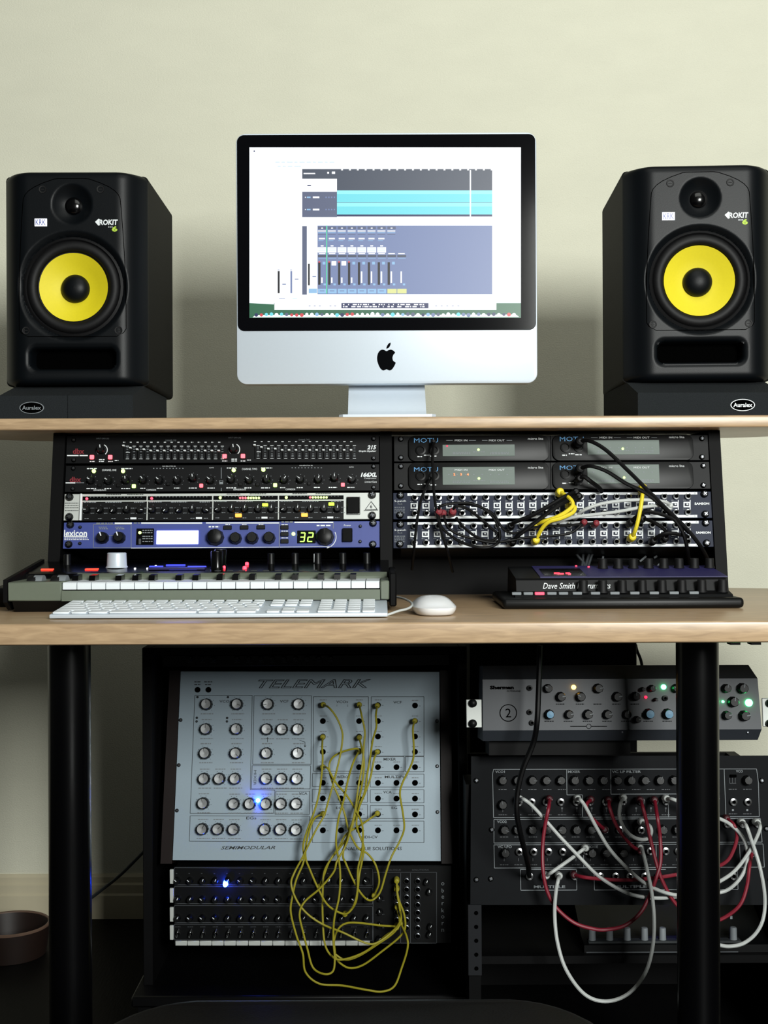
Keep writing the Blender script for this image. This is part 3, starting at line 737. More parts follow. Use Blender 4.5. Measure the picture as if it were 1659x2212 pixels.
# --- silver four channel unit
f, r = unit('four_channel_gate', 'silver framed four-channel rack processor with black windows and lit meters, third in the left rack', 'audio rack unit', XA+2, YS[2], XB, YS[3], 'units in the left rack bay')
panel_body(f, r, XA+1.5, YS[2]+.5, XB, YS[3]-.5, 0.12, M_slv)
win = [(178, 317, 1072.5, 1081), (319.5, 458.5, 1072, 1080.5), (461, 600.5, 1071.5, 1079.5), (603, 742.5, 1070.5, 1079)]
for i, (a, b, c, d) in enumerate(win):
    put_box(f, r, (a+b)/2, (c+d)/2, b-a, 8.8, M_blkg, 'meter_window', .0008, .0002)
    put_box(f, r, (a+b)/2, d+23.5, b-a, 42, M_pnl, 'control_window', .0006, .0002)
k = Ink(f, -0.0012)
for i, (a, b, c, d) in enumerate(win):
    for j in range(16): k.rect(a+17+7.3*j, c+1.2, a+19+7.3*j, c+2.2, 1)
    k.micro(a+3, a+30, d+4.4, 1.8, 1).micro(a+50, a+85, d+4.4, 1.8, 1).micro(a+112, a+134, d+4.4, 1.8, 1)
    for j in range(5): k.micro(a+5+29*j, a+14+29*j, d+39.5, 1.6, 1); k.micro(a+18+29*j, a+26+29*j, d+17, 1.2, 1); k.micro(a+18+29*j, a+26+29*j, d+28, 1.2, 1)
    k.rect(a+104, d+37, a+117, d+41, 0)
    for j in range(5):
        x, y = a+11.5+28.6*j, d+21.5
        put_knob(f, r, x, y, 7.6, [[-90, -140, -145, 0, 100], [-90, -135, -140, 0, 120], [-110, 10, 5, 0, 5], [-120, 12, 0, 5, 10]][i][j], 0.010)
        for q in (-130, -65, 0, 65, 130): xx, yy = x+11*math.sin(math.radians(q)), y-11*math.cos(math.radians(q)); k.rect(xx-.6, yy-.6, xx+.6, yy+.6, 1)
k.frame(749, 1074, 777.5, 1111.5, 1, 2)
k.poly([(789, 1101), (802, 1083.5), (815, 1100.5)], 1, 2, True).line(786, 1103, 817, 1102, 1, 2); k.text('6', 802, 1094, h=8, mi=2)
for y in (1087, 1092, 1097, 1103): k.micro(141, 170, y, 1.2, 2)
for a, b, y in ((230, 262, 1068.5), (275, 310, 1068.5), (490, 520, 1067.5), (540, 575, 1067), (632, 664, 1066.5), (682, 715, 1066.5)): k.micro(a, b, y, 1.4, 2)
k.done(r, [M_wht, M_gry, M_drk])
put_box(f, r, 175.5, 1096, 4.5, 59, M_wht, 'edge_strip', .004)
put_box(f, r, 763, 1092.5, 27, 36, M_blkg, 'power_switch', .005, .001)
for x, y, m in ((188, 1077.6, L_red), (328, 1077, L_red), (476, 1075.6, L_grnc), (618.5, 1075.2, L_grnc)): put_led(f, r, x, y, 3.0, m, h=.004)
for j in range(8): put_led(f, r, 519+5.8*j, 1076, 2.4, L_redc if j < 3 else L_grnc, h=.004)
for j in range(7): put_led(f, r, 670+5.9*j, 1075, 2.4, L_redc if j < 1 else L_grnc, h=.004)
for x, y in ((515.5, 1114), (658, 1113)): put_box(f, r, x, y, 14, 7.5, L_orgb, 'lit_button', .004)
for x, y in ((573, 1091), (716, 1089.5)): put_box(f, r, x, y, 12.5, 6.5, L_lim, 'lit_button', .004)
for x, y in ((151, 1074), (150.5, 1117), (804, 1069.5), (804, 1114)): put_screw(f, r, x, y, 8.5, h=.008)
# --- blue reverb
f, r = unit('reverb_processor', 'blue rack effects processor with bright blue-white display, bottom of the left rack', 'audio rack unit', XA, YS[3], XB, YS[4], 'units in the left rack bay')
panel_body(f, r, XA, YS[3]+.5, XB+.5, YS[4], 0.12, M_blue)
k = Ink(f)
k.text('lexicon', 163.5, 1152, w=50, h=15, bold=.025).rect(139, 1158.5, 188, 1160)
k.micro(139, 190, 1162.5, 1.6).micro(139, 193, 1165.8, 1.8)
k.rect(248, 1128.8, 285, 1132).rect(305, 1128.5, 437, 1131.5).rect(445, 1128.5, 604, 1131).rect(636, 1127, 720, 1130)
k.micro(208, 245, 1130.5, 2.5, 1).micro(289, 304, 1130, 2.5, 1).micro(608, 633, 1128, 3, 1)
k.frame(202, 1133, 283.5, 1183.5, 1, 1).line(283, 1184, 603, 1182, 1.2, 0).line(603.5, 1128, 603.5, 1182, 1.4, 1).line(604, 1182, 715, 1181, 1.2, 0).line(720, 1128, 720, 1142, 1.2, 1).arc(702, 1160, 24, 65, 170, 1.5, 0)
for x in (223, 259): k.micro(x-8, x+10, 1142.5, 2, 1); k.micro(x-10, x+8, 1139, 1.5, 1)
k.micro(236, 247, 1157, 1.5, 1).micro(451, 474, 1138, 3).text('Power', 750.5, 1135, w=15, h=4)
for x in (492, 528, 564): k.micro(x-5, x+5, 1133.3, 1.8)
k.micro(684, 716, 1135.5, 3)
for y in (1133.5, 1147.5, 1162): k.micro(608, 622, y, 1.8)
k.done(r, [M_wht, M_gry])
bx = put_box(f, r, 313.5, 1159.5, 38, 36, M_blkg, 'status_window', .001)
k = Ink(f, -.0016)
for y in (1146, 1151, 1159, 1164, 1170): k.micro(308, 330, y, 2)
k.rect(300, 1164, 305, 1176, 1); k.done(r, [M_gry, M_dgry], 'status_lettering')
put_led(f, r, 302.5, 1151, 3.4, L_grnc, h=.003)
put_box(f, r, 383.5, 1161, 91, 30, L_lcdb, 'backlit_display', .0012)
for x, y, rr_, a in ((223, 1162.5, 13, -20), (259, 1162, 13, -20)): put_knob(f, r, x, y, rr_, a, .014)
for x, y, rr_ in ((465.5, 1161, 19), (702, 1160, 20)): put_knob(f, r, x, y, rr_, 0, .014, M_blk, 'large_knob')
for x, y in ((509.5, 1163.5), (545.5, 1163), (582, 1162.5)): put_knob(f, r, x, y, 13.5, 0, .013, M_blk)
for x, y in ((492, 1140), (528, 1139.6), (564, 1139.2)): put_box(f, r, x, y, 18, 9, M_blk)
for x, y in ((615, 1139.5), (615, 1154.5), (615, 1169.5)): put_box(f, r, x, y, 17, 9.5, M_blk)
put_led(f, r, 634, 1153.5, 4, L_grnc)
dd = put_box(f, r, 662, 1160, 40, 28, M_blkg, 'digit_display', .001)
def seg7(ink, d, x, y, w, h, t, mi=0):
    S = {'3': 'abgcd', '2': 'abged', '1': 'bc', '4': 'fgbc'}[d]
    sl = h*.12
    P = {'a': ((x+sl, y), (x+w+sl, y)), 'g': ((x+sl/2, y+h/2), (x+w+sl/2, y+h/2)), 'd': ((x, y+h), (x+w, y+h)), 'b': ((x+w+sl, y), (x+w+sl/2, y+h/2)), 'c': ((x+w+sl/2, y+h/2), (x+w, y+h)), 'f': ((x+sl, y), (x+sl/2, y+h/2)), 'e': ((x+sl/2, y+h/2), (x, y+h))}
    for c in S: ink.line(*P[c][0], *P[c][1], t, mi)
k = Ink(f, -.0017); seg7(k, '3', 648, 1151.5, 9, 18.5, 2.6); seg7(k, '2', 664.5, 1151.5, 10, 18.5, 2.6); k.done(r, [L_seg], 'glowing_digits')
put_box(f, r, 750.5, 1156.5, 22, 30, M_blkg, 'power_switch', .005, .001)
for x, y in ((778.5, 1137), (778, 1170), (173.5, 1139), (173, 1174)): put_screw(f, r, x, y, 3.6)
for x, y in ((152.5, 1134), (149, 1176), (806, 1130.5), (805.5, 1176)): put_screw(f, r, x, y, 8, h=.006)

# ------------------------------------------------------------------ right bay: four half-width interfaces
XC, XD = 849.5, 1538
RY = [938, 998, 1060]
GI = 'half-width interfaces in the right rack'
for row in range(2):
    for col in range(2):
        xa, xb = ((851, 1188.5), (1190, 1530+3*row))[col]
        x0f, x1f = ((882, 1186), (1192, 1498))[col]
        dy = -1.5*col
        y0, y1 = RY[row]+dy+.5+2*(row == 0), RY[row+1]+dy-.6
        lb = [['half-rack interface with one red lamp in its grey display, top left of the right bay', 'half-rack interface with a single green lamp, top right of the right bay'],
              ['half-rack interface with three orange digits lit, second row left of the right bay', 'half-rack interface with black cable bulging from it, second row right of the right bay']][row][col]
        f, r = unit('interface_unit', lb, 'audio interface', xa, y0, xb, y1, GI)
        panel_body(f, r, xa, y0, xb, y1, 0.12, M_pnl)
        # rounded proud fascia
        ua, vb_ = f.uv(x0f, y0+2); ub, va_ = f.uv(x1f, y1-1)
        bm_ = rounded_plate(ub-ua, va_, vb_, 0.011, -0.004, 0.0, M_navy if False else M_blk, 'fascia', r, 0.0008)
        bm_.location.x = (ua+ub)/2
        lx0, lx1 = ((955.5, 1111.5), (1267.5, 1423))[col]; ly0, ly1 = ((961.5, 987), (1009.5, 1049))[row]
        if col: ly0, ly1 = ((952, 984), (1004.5, 1046.5))[row]
        put_box(f, r, (lx0+lx1)/2, (ly0+ly1)/2, lx1-lx0, ly1-ly0, M_lcd, 'display_window', .0012, .0003, off=.0038)
        k = Ink(f, -.0053)
        ty = ((953, 1015.5), (950, 1012))[col][row]
        k.text('MOTU', (912, 1226)[col]+8, ty, w=52, h=10, mi=1)
        k.text('micro lite', (1156, 1460)[col], ((949.5, 1011.5), (946, 1008))[col][row], w=33, h=5, mi=0)
        my = ly0+3+(4 if row else -8)
        if row == 0 and col == 0: my = 953
        k.text('MIDI IN', lx0+40, my, w=27, h=4, mi=0).text('MIDI OUT', lx0+117, my, w=34, h=4, mi=0)
        for a, b in ((8, 22), (57, 72), (85, 97), (138, 150)): k.rect(lx0+a, my-.5, lx0+b, my+.5, 2)
        for a, b, yy in ((22, 60, 8), (66, 92, 9), (102, 143, 8), (22, 60, 5), (102, 143, 5)): k.micro(lx0+a, lx0+b, ly1-yy, 1.8, 2)
        for j in range(8): k.rect(lx0+12+18*j, ly0+16, lx0+15+18*j, ly0+18, 2) if row or col else None
        k.micro(lx0-54, lx0-44, ly1+(1 if row == 0 else -1), 2.4).micro(lx0-40, lx0-28, ly1-2, 2).micro(lx0-26, lx0-12, ly1, 2.4)
        k.done(r, [M_wht, M_blup, M_gry])
        for dx in (-47, -18): put_jack(f, r, lx0+dx, (ly0+ly1)/2, 11, M_blk, .7, .006, 'round_socket')
        gx, gy = (((1033, 973), (1344, 971)), ((1034, 1035), (1347, 1033)))[row][col]
        k_ = put_led(f, r, gx, gy, 3.3, L_grnc, h=.0062)
        if row == 0 and col == 0: put_led(f, r, 965.5, 965, 2.2, L_reds, h=.006)
        if row == 1 and col == 0:
            k = Ink(f, -.0062)
            for t_, x in (('2', 981), ('3', 995.5), ('4', 1010)): k.text(t_, x, 1026.5, h=5.5, bold=.05)
            k.done(r, [L_txt], 'glowing_digits')
        sx = 866 if col == 0 else 1516+3*row
        for yy in ((949, 989), (1008, 1050))[row]: put_screw(f, r, sx, yy+dy, 6)
# --- patch bays
GP = 'patch bays in the right rack'
for row in range(2):
    y0, y1 = ((1061.5, 1122), (1124, 1184.5))[row]
    ym = lambda y, x: y-(x-1194)*ROLL
    lb = ['upper navy and white patch bay, yellow and red plugs hanging from it', 'lower navy and white patch bay, fourth down in the right rack'][row]
    f, r = unit('patch_bay', lb, 'patch bay', XC-1+row, y0, XD+2*row, y1, GP)
    panel_body(f, r, XC, y0, XD+3*row, y1, 0.10, M_navy)
    k = Ink(f)
    for yy in (y0+5.5, y1-5.5):
        k.line(880, ym(yy, 880), 1506+3*row, ym(yy, 1506), 5.6, 0)
        for xx in (886, 1075, 1290, 1501+3*row): k.text('o', xx, ym(yy, xx), h=3.5, mi=1)
    xs = [896-row+(25.62+.05*row)*i for i in range(24)]
    tA, tS, tB = (y0+12.5, y0+30, y1-13.5) if row == 0 else (y0+12, y0+29, y1-13)
    k.text('S-patch', 864.5, ym(y0+20, 865), w=25, h=5.5).text('PLUS', 864, ym(y0+26, 864), w=10, h=3, mi=2)
    for q in (33, 37, 41, 45): k.micro(852, 875, ym(y0+q, 864), 1.6, 2)
    k.text('SAMSON', 1516+3*row, ym(y0+28, 1516), w=32, h=5, bold=.04)
    for i, x in enumerate(xs):
        for yy in (tA, tB):
            put_jack(f, r, x, ym(yy, x), 6.8, M_chr, .62, .004)
        ys_ = ym(tS, x)
        k.rect(x-9, ys_-6, x+5, ys_+6, 0).rect(x-6.5, ys_-3.3, x+3, ys_+3.3, 1, .0001).rect(x+4.5, ys_-10, x+6.3, ys_+11, 0)
        k.micro(x-10, x-4, ys_-9.5, 1.4, 2).micro(x-10, x-4, ys_+9.5, 1.4, 2)
        put_box(f, r, x-1.7, ys_, 4, 3, M_wht, 'toggle_switch', .004, .0002)
    k.done(r, [M_wht, M_navy, M_gry])
    for x, y in ((865, y0+9), (864, y1-9), (1521+3*row, y0+6), (1523+3*row, y1-11)): put_screw(f, r, x, y, 8, h=.007)
PB = RF
def rc(label, pts, r=0.0022, m=None, ends=(True, True), group='patch leads in the right rack', plug=None, pl=2.6):
    return cable(label, group, pts, r, m or M_cblk, plug=plug, ends=ends, face=PB, plugr=pl)
rc('thin black lead hanging straight down over the left interfaces', [(937, 954, .02), (934, 985, .03), (936, 1030, .034), (938, 1070, .034), (946, 1120, .03), (957, 1160, .028), (968, 1195, .02), (978, 1235, -.02)], .0021, ends=(True, False))
rc('thin black lead curving from second interface down past patch bay left end', [(929, 1034, .02), (921, 1052, .03), (911, 1075, .032), (903, 1110, .03), (898, 1150, .028), (894, 1190, .02), (890, 1230, -.02)], .0021, ends=(True, False))
rc('black cable sweeping from upper right interface down to the right', [(1253, 953, .028), (1275, 953, .04), (1310, 973, .045), (1360, 1020, .045), (1400, 1060, .045), (1440, 1100, .045), (1475, 1134, .04), (1503, 1166, .04), (1525, 1200, .02), (1540, 1240, -.03)], .0030, ends=(True, False), pl=4)
rc('black cable arching from lower right interface over its display', [(1253, 1012, .028), (1276, 1007, .042), (1310, 1018, .045), (1352, 1044, .045), (1400, 1068, .045), (1445, 1108, .042), (1470, 1140, .04), (1480, 1165, .035), (1486, 1195, .02), (1492, 1235, -.03)], .0030, ends=(True, False), pl=4)
rc('fat black plug lead leaning across lower right interface display', [(1252, 1034, .03), (1262, 1030, .035), (1276, 1040, .034), (1292, 1052, .02), (1300, 1062, .01)], .0035, ends=(True, False), pl=3)
rc('black lead looping from the left red plug to the lower row', [(948, 1105, .03), (952, 1093, .036), (985, 1087, .036), (1020, 1088, .036), (1052, 1104, .036), (1072, 1128, .036), (1080, 1158, .034), (1070, 1177, .03), (1045, 1183, .03), (1015, 1178, .028), (985, 1165, .025), (955, 1140, .025), (946, 1112, .026)], .0022, plug=M_redp, ends=(True, False), pl=4.4)
rc('black lead looping from the right red plug under the patch bay', [(978, 1105, .03), (984, 1094, .036), (1008, 1098, .034), (1035, 1118, .034), (1060, 1140, .034), (1076, 1155, .03), (1060, 1168, .028), (1030, 1160, .028), (1003, 1140, .026), (985, 1118, .024)], .0022, plug=M_redp, ends=(True, False), pl=4.4)
rc('long black lead crossing low from red plugs to the middle jacks', [(958, 1108, .02), (965, 1135, .028), (985, 1152, .03), (1020, 1163, .03), (1060, 1172, .03), (1100, 1168, .03), (1140, 1161, .03), (1200, 1157, .03), (1235, 1150, .028), (1262, 1128, .03)], .0020, plug=M_redp, pl=4.2)
rc('short black lead arching between upper middle jacks and second red plug', [(990, 1088, .03), (1030, 1093, .036), (1065, 1110, .036), (1085, 1140, .034), (1110, 1152, .03), (1160, 1138, .032), (1210, 1136, .032), (1250, 1133, .03), (1288, 1130, .03)], .0020, plug=M_redp, pl=4.2, ends=(False, True))
rc('thick black lead rising from lower plug to the cluster at centre', [(1104, 1136, .022), (1112, 1128, .032), (1150, 1113, .04), (1195, 1088, .044), (1222, 1072, .04), (1244, 1062, .03)], .0032, pl=3)
rc('thick black lead rising beside another to the cluster at centre', [(1108, 1170, .022), (1118, 1158, .032), (1150, 1133, .04), (1200, 1096, .048), (1230, 1080, .04), (1250, 1072, .03)], .0032, pl=3)
rc('yellow lead with ring-shaped plug at top, looping low left', [(1210, 1062, .026), (1232, 1078, .045), (1237, 1092, .048), (1222, 1106, .048), (1200, 1118, .046), (1175, 1126, .040), (1158, 1132, .026)], .0030, M_cyel2, pl=3.4)
rc('yellow lead drooping in a wider loop left of centre', [(1232, 1090, .03), (1242, 1096, .048), (1236, 1108, .05), (1210, 1120, .05), (1188, 1126, .048), (1172, 1140, .04), (1158, 1166, .026)], .0030, M_cyel2, pl=3.4)
rc('yellow lead strung upright between the two patch bays', [(1389, 1053, .026), (1388, 1066, .042), (1384, 1095, .046), (1378, 1125, .044), (1372, 1146, .038), (1366, 1160, .026)], .0030, M_cyel2, pl=3.4)
rc('upper white lead arching across the upper patch bay', [(1448, 1092, .028), (1436, 1084, .038), (1400, 1080, .042), (1350, 1081, .042), (1300, 1088, .042), (1265, 1100, .04), (1245, 1114, .026)], .0026, M_cwht, pl=3)
rc('lower white lead nearly level across the upper patch bay', [(1446, 1097, .026), (1425, 1092, .036), (1385, 1096, .04), (1330, 1106, .042), (1280, 1112, .042), (1235, 1118, .04), (1196, 1130, .026)], .0026, M_cwht, pl=3)
rc('black lead with fat plug hanging right of the yellow lead', [(1364, 1128, .026), (1372, 1118, .034), (1395, 1106, .04), (1425, 1110, .042), (1460, 1125, .04), (1488, 1150, .03)], .0028, pl=3.6, ends=(True, False))
rc('black lead with paired plug low on the right of the patch bay', [(1412, 1168, .024), (1420, 1160, .032), (1440, 1152, .038), (1470, 1155, .034), (1488, 1160, .03)], .0028, pl=3.6, ends=(True, False))
rc('black lead curving up from second low plug', [(1437, 1162, .024), (1441, 1152, .034), (1428, 1138, .04), (1408, 1126, .038), (1388, 1120, .026)], .0028, pl=3.6)
# ------------------------------------------------------------------ small synthesizer on the desk, left
DK = 1.700; sK = FPX/DK
K0 = W(427, 1320, DK); KX = lambda px: (px-427)/sK
hz = lambda py, s=None: (1106-py)/(s or sK) + HC - ZD      # height above the desk of a row at depth DK (centre column)
syn = thing('synthesizer', 'small sage-grey keyboard synthesizer with white keys and glowing panel, lower left', 'synthesizer', (K0.x, DK, ZD))
xL, xR = KX(17), KX(841)
z_lip = 0.0295; z_tab = 0.0415
# lower dark hull
MB().prism([(0.012, 0.0005), (0.004, 0.010), (0.0, 0.0155), (0.0, 0.018), (0.188, 0.018), (0.188, 0.0005)], xL+0.006, xR-0.004, 'YZ').build('hull', M_blk, syn, smooth=False)
xk0, xk1 = KX(133.5), KX(821)
MB().prism([(-0.001, 0.0155), (-0.001, z_lip), (0.004, z_lip), (0.004, 0.0155)], xk0, xk1, 'YZ').build('key_slip', M_sage, syn, smooth=False)
MB().box(xL, xk0-0.0004, -0.001, 0.085, 0.0155, z_tab, bev=0.0015).build('wheel_block', M_sage, syn)
MB().box(xk1+0.0004, xR, -0.001, 0.085, 0.0155, z_tab, bev=0.0015).build('end_block', M_sage, syn)
MB().box(xR+0.0002, xR+0.010, 0.0, 0.188, 0.006, 0.052, bev=0.002).build('end_cheek', M_case, syn)
MB().prism([(-0.001, 0.014), (-0.001, z_tab+0.003), (0.185, 0.066), (0.185, 0.006), (0.02, 0.002)], xL-0.006, xL-0.0003, 'YZ').build('end_cheek', M_case, syn, smooth=False)
# sloping top shell
MB().prism([(0.0855, 0.018), (0.0855, 0.0485), (0.093, 0.0505), (0.187, 0.0625), (0.187, 0.018)], xL, xR, 'YZ').build('top_shell', M_blkg, syn, smooth=False)
MB().prism([(0.0745, 0.030), (0.0745, 0.0435), (0.0800, 0.0485), (0.0853, 0.0492), (0.0853, 0.030)], xL+0.075, xR-0.003, 'YZ').build('key_strip', M_sage, syn)
# keys
nk = 22; kw = (xk1-xk0)/nk
for i in range(nk):
    a = xk0+kw*i
    kb = MB()
    kb.prism([(0.0035, z_lip+0.0015), (0.0035, 0.0385), (0.0055, 0.0405), (0.074, 0.0405), (0.074, z_lip+0.0015)], a+0.0006, a+kw-0.0006, 'YZ')
    kb.build('white_key', M_key, syn, smooth=False)
for px in (171, 207, 263, 299, 334, 391, 427, 478.5, 512, 547.5, 603, 639, 694, 729, 763):
    x = KX(px)*1.0
    x = (px-829.5)*(1.765)/FPX - K0.x if False else ((px-829.5)/ (FPX/1.772)) - K0.x
    MB().prism([(0.045, 0.0395), (0.049, 0.0475), (0.072, 0.0485), (0.072, 0.0395)], x-0.0042, x+0.0042, 'YZ').build('black_key', M_blkg, syn, smooth=False)
def top_at(px, py, D): return W(px, py, D)-Vector((K0.x, DK, ZD))
# wheels
for px in (68, 119):
    p = top_at(px, 1247, 1.73)
    MB().lathe([(0.017, -0.006), (0.0175, -0.005), (0.0175, 0.005), (0.017, 0.006)], 24, M=Matrix.Translation((p.x, 0.04, 0.031)) @ Matrix.Rotation(math.pi/2, 4, 'Z')).build('wheel', M_rub, syn)
    MB().lathe([(0.0145, -0.0062), (0.0145, 0.0062)], 24, M=Matrix.Translation((p.x+0.0085, 0.04, 0.0345)) @ Matrix.Rotation(math.pi/2, 4, 'Z')).build('wheel_hub', M_gry, syn)
TF = Face(Vector((K0.x, DK+0.14, ZD+0.0555)), 0)   # working plane of the sloping panel
def topz(y): return 0.0505+(y-0.093)*0.1277
def on_top(px, y):   # x from photo column at the depth of panel row y
    return (px-829.5)*(DK+y)/FPX - K0.x
def tbox(px, y, wpx, d, h, m, name): 
    x = on_top(px, y); w = wpx*(DK+y)/FPX/2
    return MB().box(x-w, x+w, y-d/2, y+d/2, topz(y)-0.002, topz(y)+h, bev=0.0004).build(name, m, syn)
tbox(102, .115, 26, .008, .0012, L_slot, 'lit_button'); tbox(198, .115, 28, .008, .0012, L_slot, 'lit_button')
tbox(385, .125, 122, .04, .0008, M_dblu, 'display_window')
for a, b, y in ((322, 352, .135), (358, 400, .145), (405, 445, .132), (345, 380, .118), (385, 440, .121), (365, 425, .109)): tbox((a+b)/2, y, b-a, .0022, .0014, L_bpan, 'display_line')
for px, y in ((291, .118), (318, .118), (336, .14)): tbox(px, y, 4, .003, .0015, L_wht, 'indicator_light')
for px, y, rr_ in ((533, .15, 4.5), (528, .115, 5), (484, .12, 3)):
    x = on_top(px, y); MB().lathe([(rr_/sK, 0), (rr_/sK*.9, .004), (.0001, .005)], 12, M=Matrix.Translation((x, y, topz(y)-.001)) @ Matrix.Rotation(-math.pi/2, 4, 'X')).build('indicator_light', L_red, syn)
def tknob(px, y, rpx, h, m, name='knob', line=False):
    s = FPX/(DK+y); x = on_top(px, y); r_ = rpx/s
    o = MB().lathe([(r_*1.12, 0), (r_, .003), (r_*.94, h-.001), (r_*.86, h), (.0001, h)], 28, M=Matrix.Translation((x, y, topz(y)-.001)) @ Matrix.Rotation(-math.pi/2, 4, 'X'), flute=.02).build(name, m, syn)
    if line: MB().box(x-r_*1.03, x-r_*.8, y-r_*.3, y+.0005-r_*.1, topz(y)+.001, topz(y)+h-.002).build('knob_pointer', M_wht, o)
    return o
tknob(252, .135, 22, .022, M_alu, 'large_knob')
tknob(468, .12, 14, .026, M_blkg, 'selector_knob'); tknob(476, .15, 14, .024, M_blkg, 'selector_knob')
for i, px in enumerate((585, 637, 686, 740, 792, 145)): tknob(px, .160, 8, .016, M_blk, 'knob', i == 2)
# slim row of small keys behind the strip
for px in range(470, 800, 26): tbox(px, .098, 14, .003, .0008, M_drk, 'button')
# ------------------------------------------------------------------ computer keyboard
DB = 1.588
kbd = thing('computer_keyboard', 'flat aluminium computer keyboard with white keys at the desk front', 'keyboard', (W(472, 1335, DB).x, DB, ZD), (0, 0, math.radians(0.25)))
kw2 = 0.215
tilt = math.radians(4.2)
R = Matrix.Rotation(tilt, 4, 'X')
MB().box(-kw2, kw2, 0.0, 0.1145, 0.0, 0.0052, M=Matrix.Translation((0, 0, 0.0012)) @ R, bev=0.0014, seg=2).build('base_plate', M_alu, kbd)
MB().box(-kw2+.01, kw2-.01, 0.0925, 0.112, -0.0070, -0.0003, M=Matrix.Translation((0, 0, 0.0012)) @ R, bev=0.001).build('rear_wedge', M_key, kbd)
KC = {}
def key(x0, x1, y0, y1):
    k = (round(x1-x0, 4), round(y1-y0, 4))
    if k not in KC:
        o = MB().box(0, k[0], 0, k[1], 0, 0.0026, bev=0.0007).build('key', M_key, None); KC[k] = o.data; bpy.data.objects.remove(o)
    p = Matrix.Translation((0, 0, 0.0012)) @ R @ Vector((x0, y0, 0.0053))
    link('key', KC[k], kbd, p, (tilt, 0, 0))
pt, gp = 0.0190, 0.0030; xA = -kw2+0.0035
def row(y, ws, x=xA, h=0.0160):
    for w in ws:
        if w > 0: key(x, x+w*pt-gp, y, y+h)
        x += abs(w)*pt
row(0.0035, [1.25, 1.15, 1.4, 6.3-.35, 1.4, 1.15, 1.45], h=0.0160)
row(0.0225, [2.1] + [1]*10 + [1.75+.9-.85])
row(0.0415, [1.75] + [1]*11 + [1.0])
row(0.0605, [1.5] + [1]*12 + [.4])
row(0.0795, [1]*13 + [.9])
row(0.0985, [1]*13 + [.9], h=0.0100)
xN = xA+13.9*pt+0.008
row(0.0035, [1, 1, 1], xN); row(0.0225, [-1, 1, -1], xN); row(0.0605, [1, 1, 1], xN); row(0.0795, [1, 1, 1], xN); row(0.0985, [1, 1, 1], xN, .010)
xP = xN+3*pt+0.008
for j, y in enumerate((0.0225, 0.0415, 0.0605, 0.0795)): row(y, [1, 1, 1, 1] if y != .0225 else [1, 1, 1], xP)
row(0.0985, [1]*4, xP, .010); row(0.0035, [2, 1], xP); key(xP+3*pt, xP+4*pt-gp, 0.0035, 0.0385)
lead = MB().tube(spline([W(836, 1322, 1.615)+Vector((0, 0, -.004)), W(860, 1320, 1.62), W(880, 1315, 1.63), W(890, 1308, 1.645), W(886, 1300, 1.68), W(868, 1292, 1.74), W(848, 1289, 1.79)]), 0.0016)
for i, v in enumerate(lead.v): lead.v[i] = (v[0], v[1], max(v[2], ZD+0.0003))
o = lead.build('keyboard_cable', M_cwht); tag(o, 'thin white cable leaving the computer keyboard beside the mouse', 'cable')
# ------------------------------------------------------------------ mouse
DM = 1.600
mo = thing('computer_mouse', 'glossy white low mouse on the desk beside the keyboard', 'mouse', (W(946, 1335, DM).x, DM, ZD), (0, 0, math.radians(4)))
n1, n2 = 28, 14; vs = []; fs = []
for j in range(n2+1):
    for i in range(n1):
        a = 2*math.pi*i/n1; t = j/n2
        ca, sa = math.cos(a), math.sin(a)
        rx = 0.0285*math.copysign(abs(ca)**0.75, ca); ry = 0.056*math.copysign(abs(sa)**0.62, sa)
        rad = math.sin(t*math.pi/2)**0.75
        x, y = rx*rad, 0.056+ry*rad
        zc_ = 0.0245*(1-((y-0.056)/0.062)**2*0.55)
        z = 0.010+(zc_-0.010)*(1-(rad**3.2)*0.92) 
        vs.append((x, y, z))
for j in range(n2):
    for i in range(n1): a_ = j*n1+i; b_ = j*n1+(i+1) % n1; fs.append((a_, b_, b_+n1, a_+n1))
MB().add(vs, fs).build('top_shell', M_mouse, mo, angle=70)
vs = []; fs = []
for j, (sc, z) in enumerate(((1.0, .0108), (0.99, .0075), (0.90, .0025), (0.84, .0008))):
    for i in range(n1):
        a = 2*math.pi*i/n1; ca, sa = math.cos(a), math.sin(a)
        vs.append((0.0285*math.copysign(abs(ca)**0.75, ca)*sc, 0.056+0.056*math.copysign(abs(sa)**0.62, sa)*sc, z))
for j in range(3):
    for i in range(n1): a_ = j*n1+i; b_ = j*n1+(i+1) % n1; fs.append((a_, b_, b_+n1, a_+n1))
fs.append(tuple(range(3*n1, 4*n1)))
MB().add(vs, fs).build('base', M_mouse, mo, angle=60)
# ------------------------------------------------------------------ desktop synth module, right
DE = 1.715; sE = FPX/DE
E0 = W(1347, 1317, DE)
ev = thing('synth_module', 'flat black desktop synth module with blue upper panel and row of knobs', 'synth module', (E0.x, DE, ZD), (0, 0, math.radians(0)))
EX = lambda px, y=0: (px-829.5)*(DE+y)/FPX - E0.x
xa, xb = EX(1085), EX(1608)
# rounded base tray
bm = bmesh.new(); bmesh.ops.create_cube(bm, size=1)
for v in bm.verts: v.co = Vector(((xa+xb)/2+v.co.x*(xb-xa), 0.085+v.co.y*0.17, 0.0078+v.co.z*0.0145))
bmesh.ops.bevel(bm, geom=[e for e in bm.edges], offset=0.0055, segments=3, affect='EDGES', profile=0.5)
bm.verts.index_update(); mb = MB(); mb.add([v.co[:] for v in bm.verts], [[v.index for v in f.verts] for f in bm.faces]); bm.free(); mb.build('base_tray', M_blk, ev)
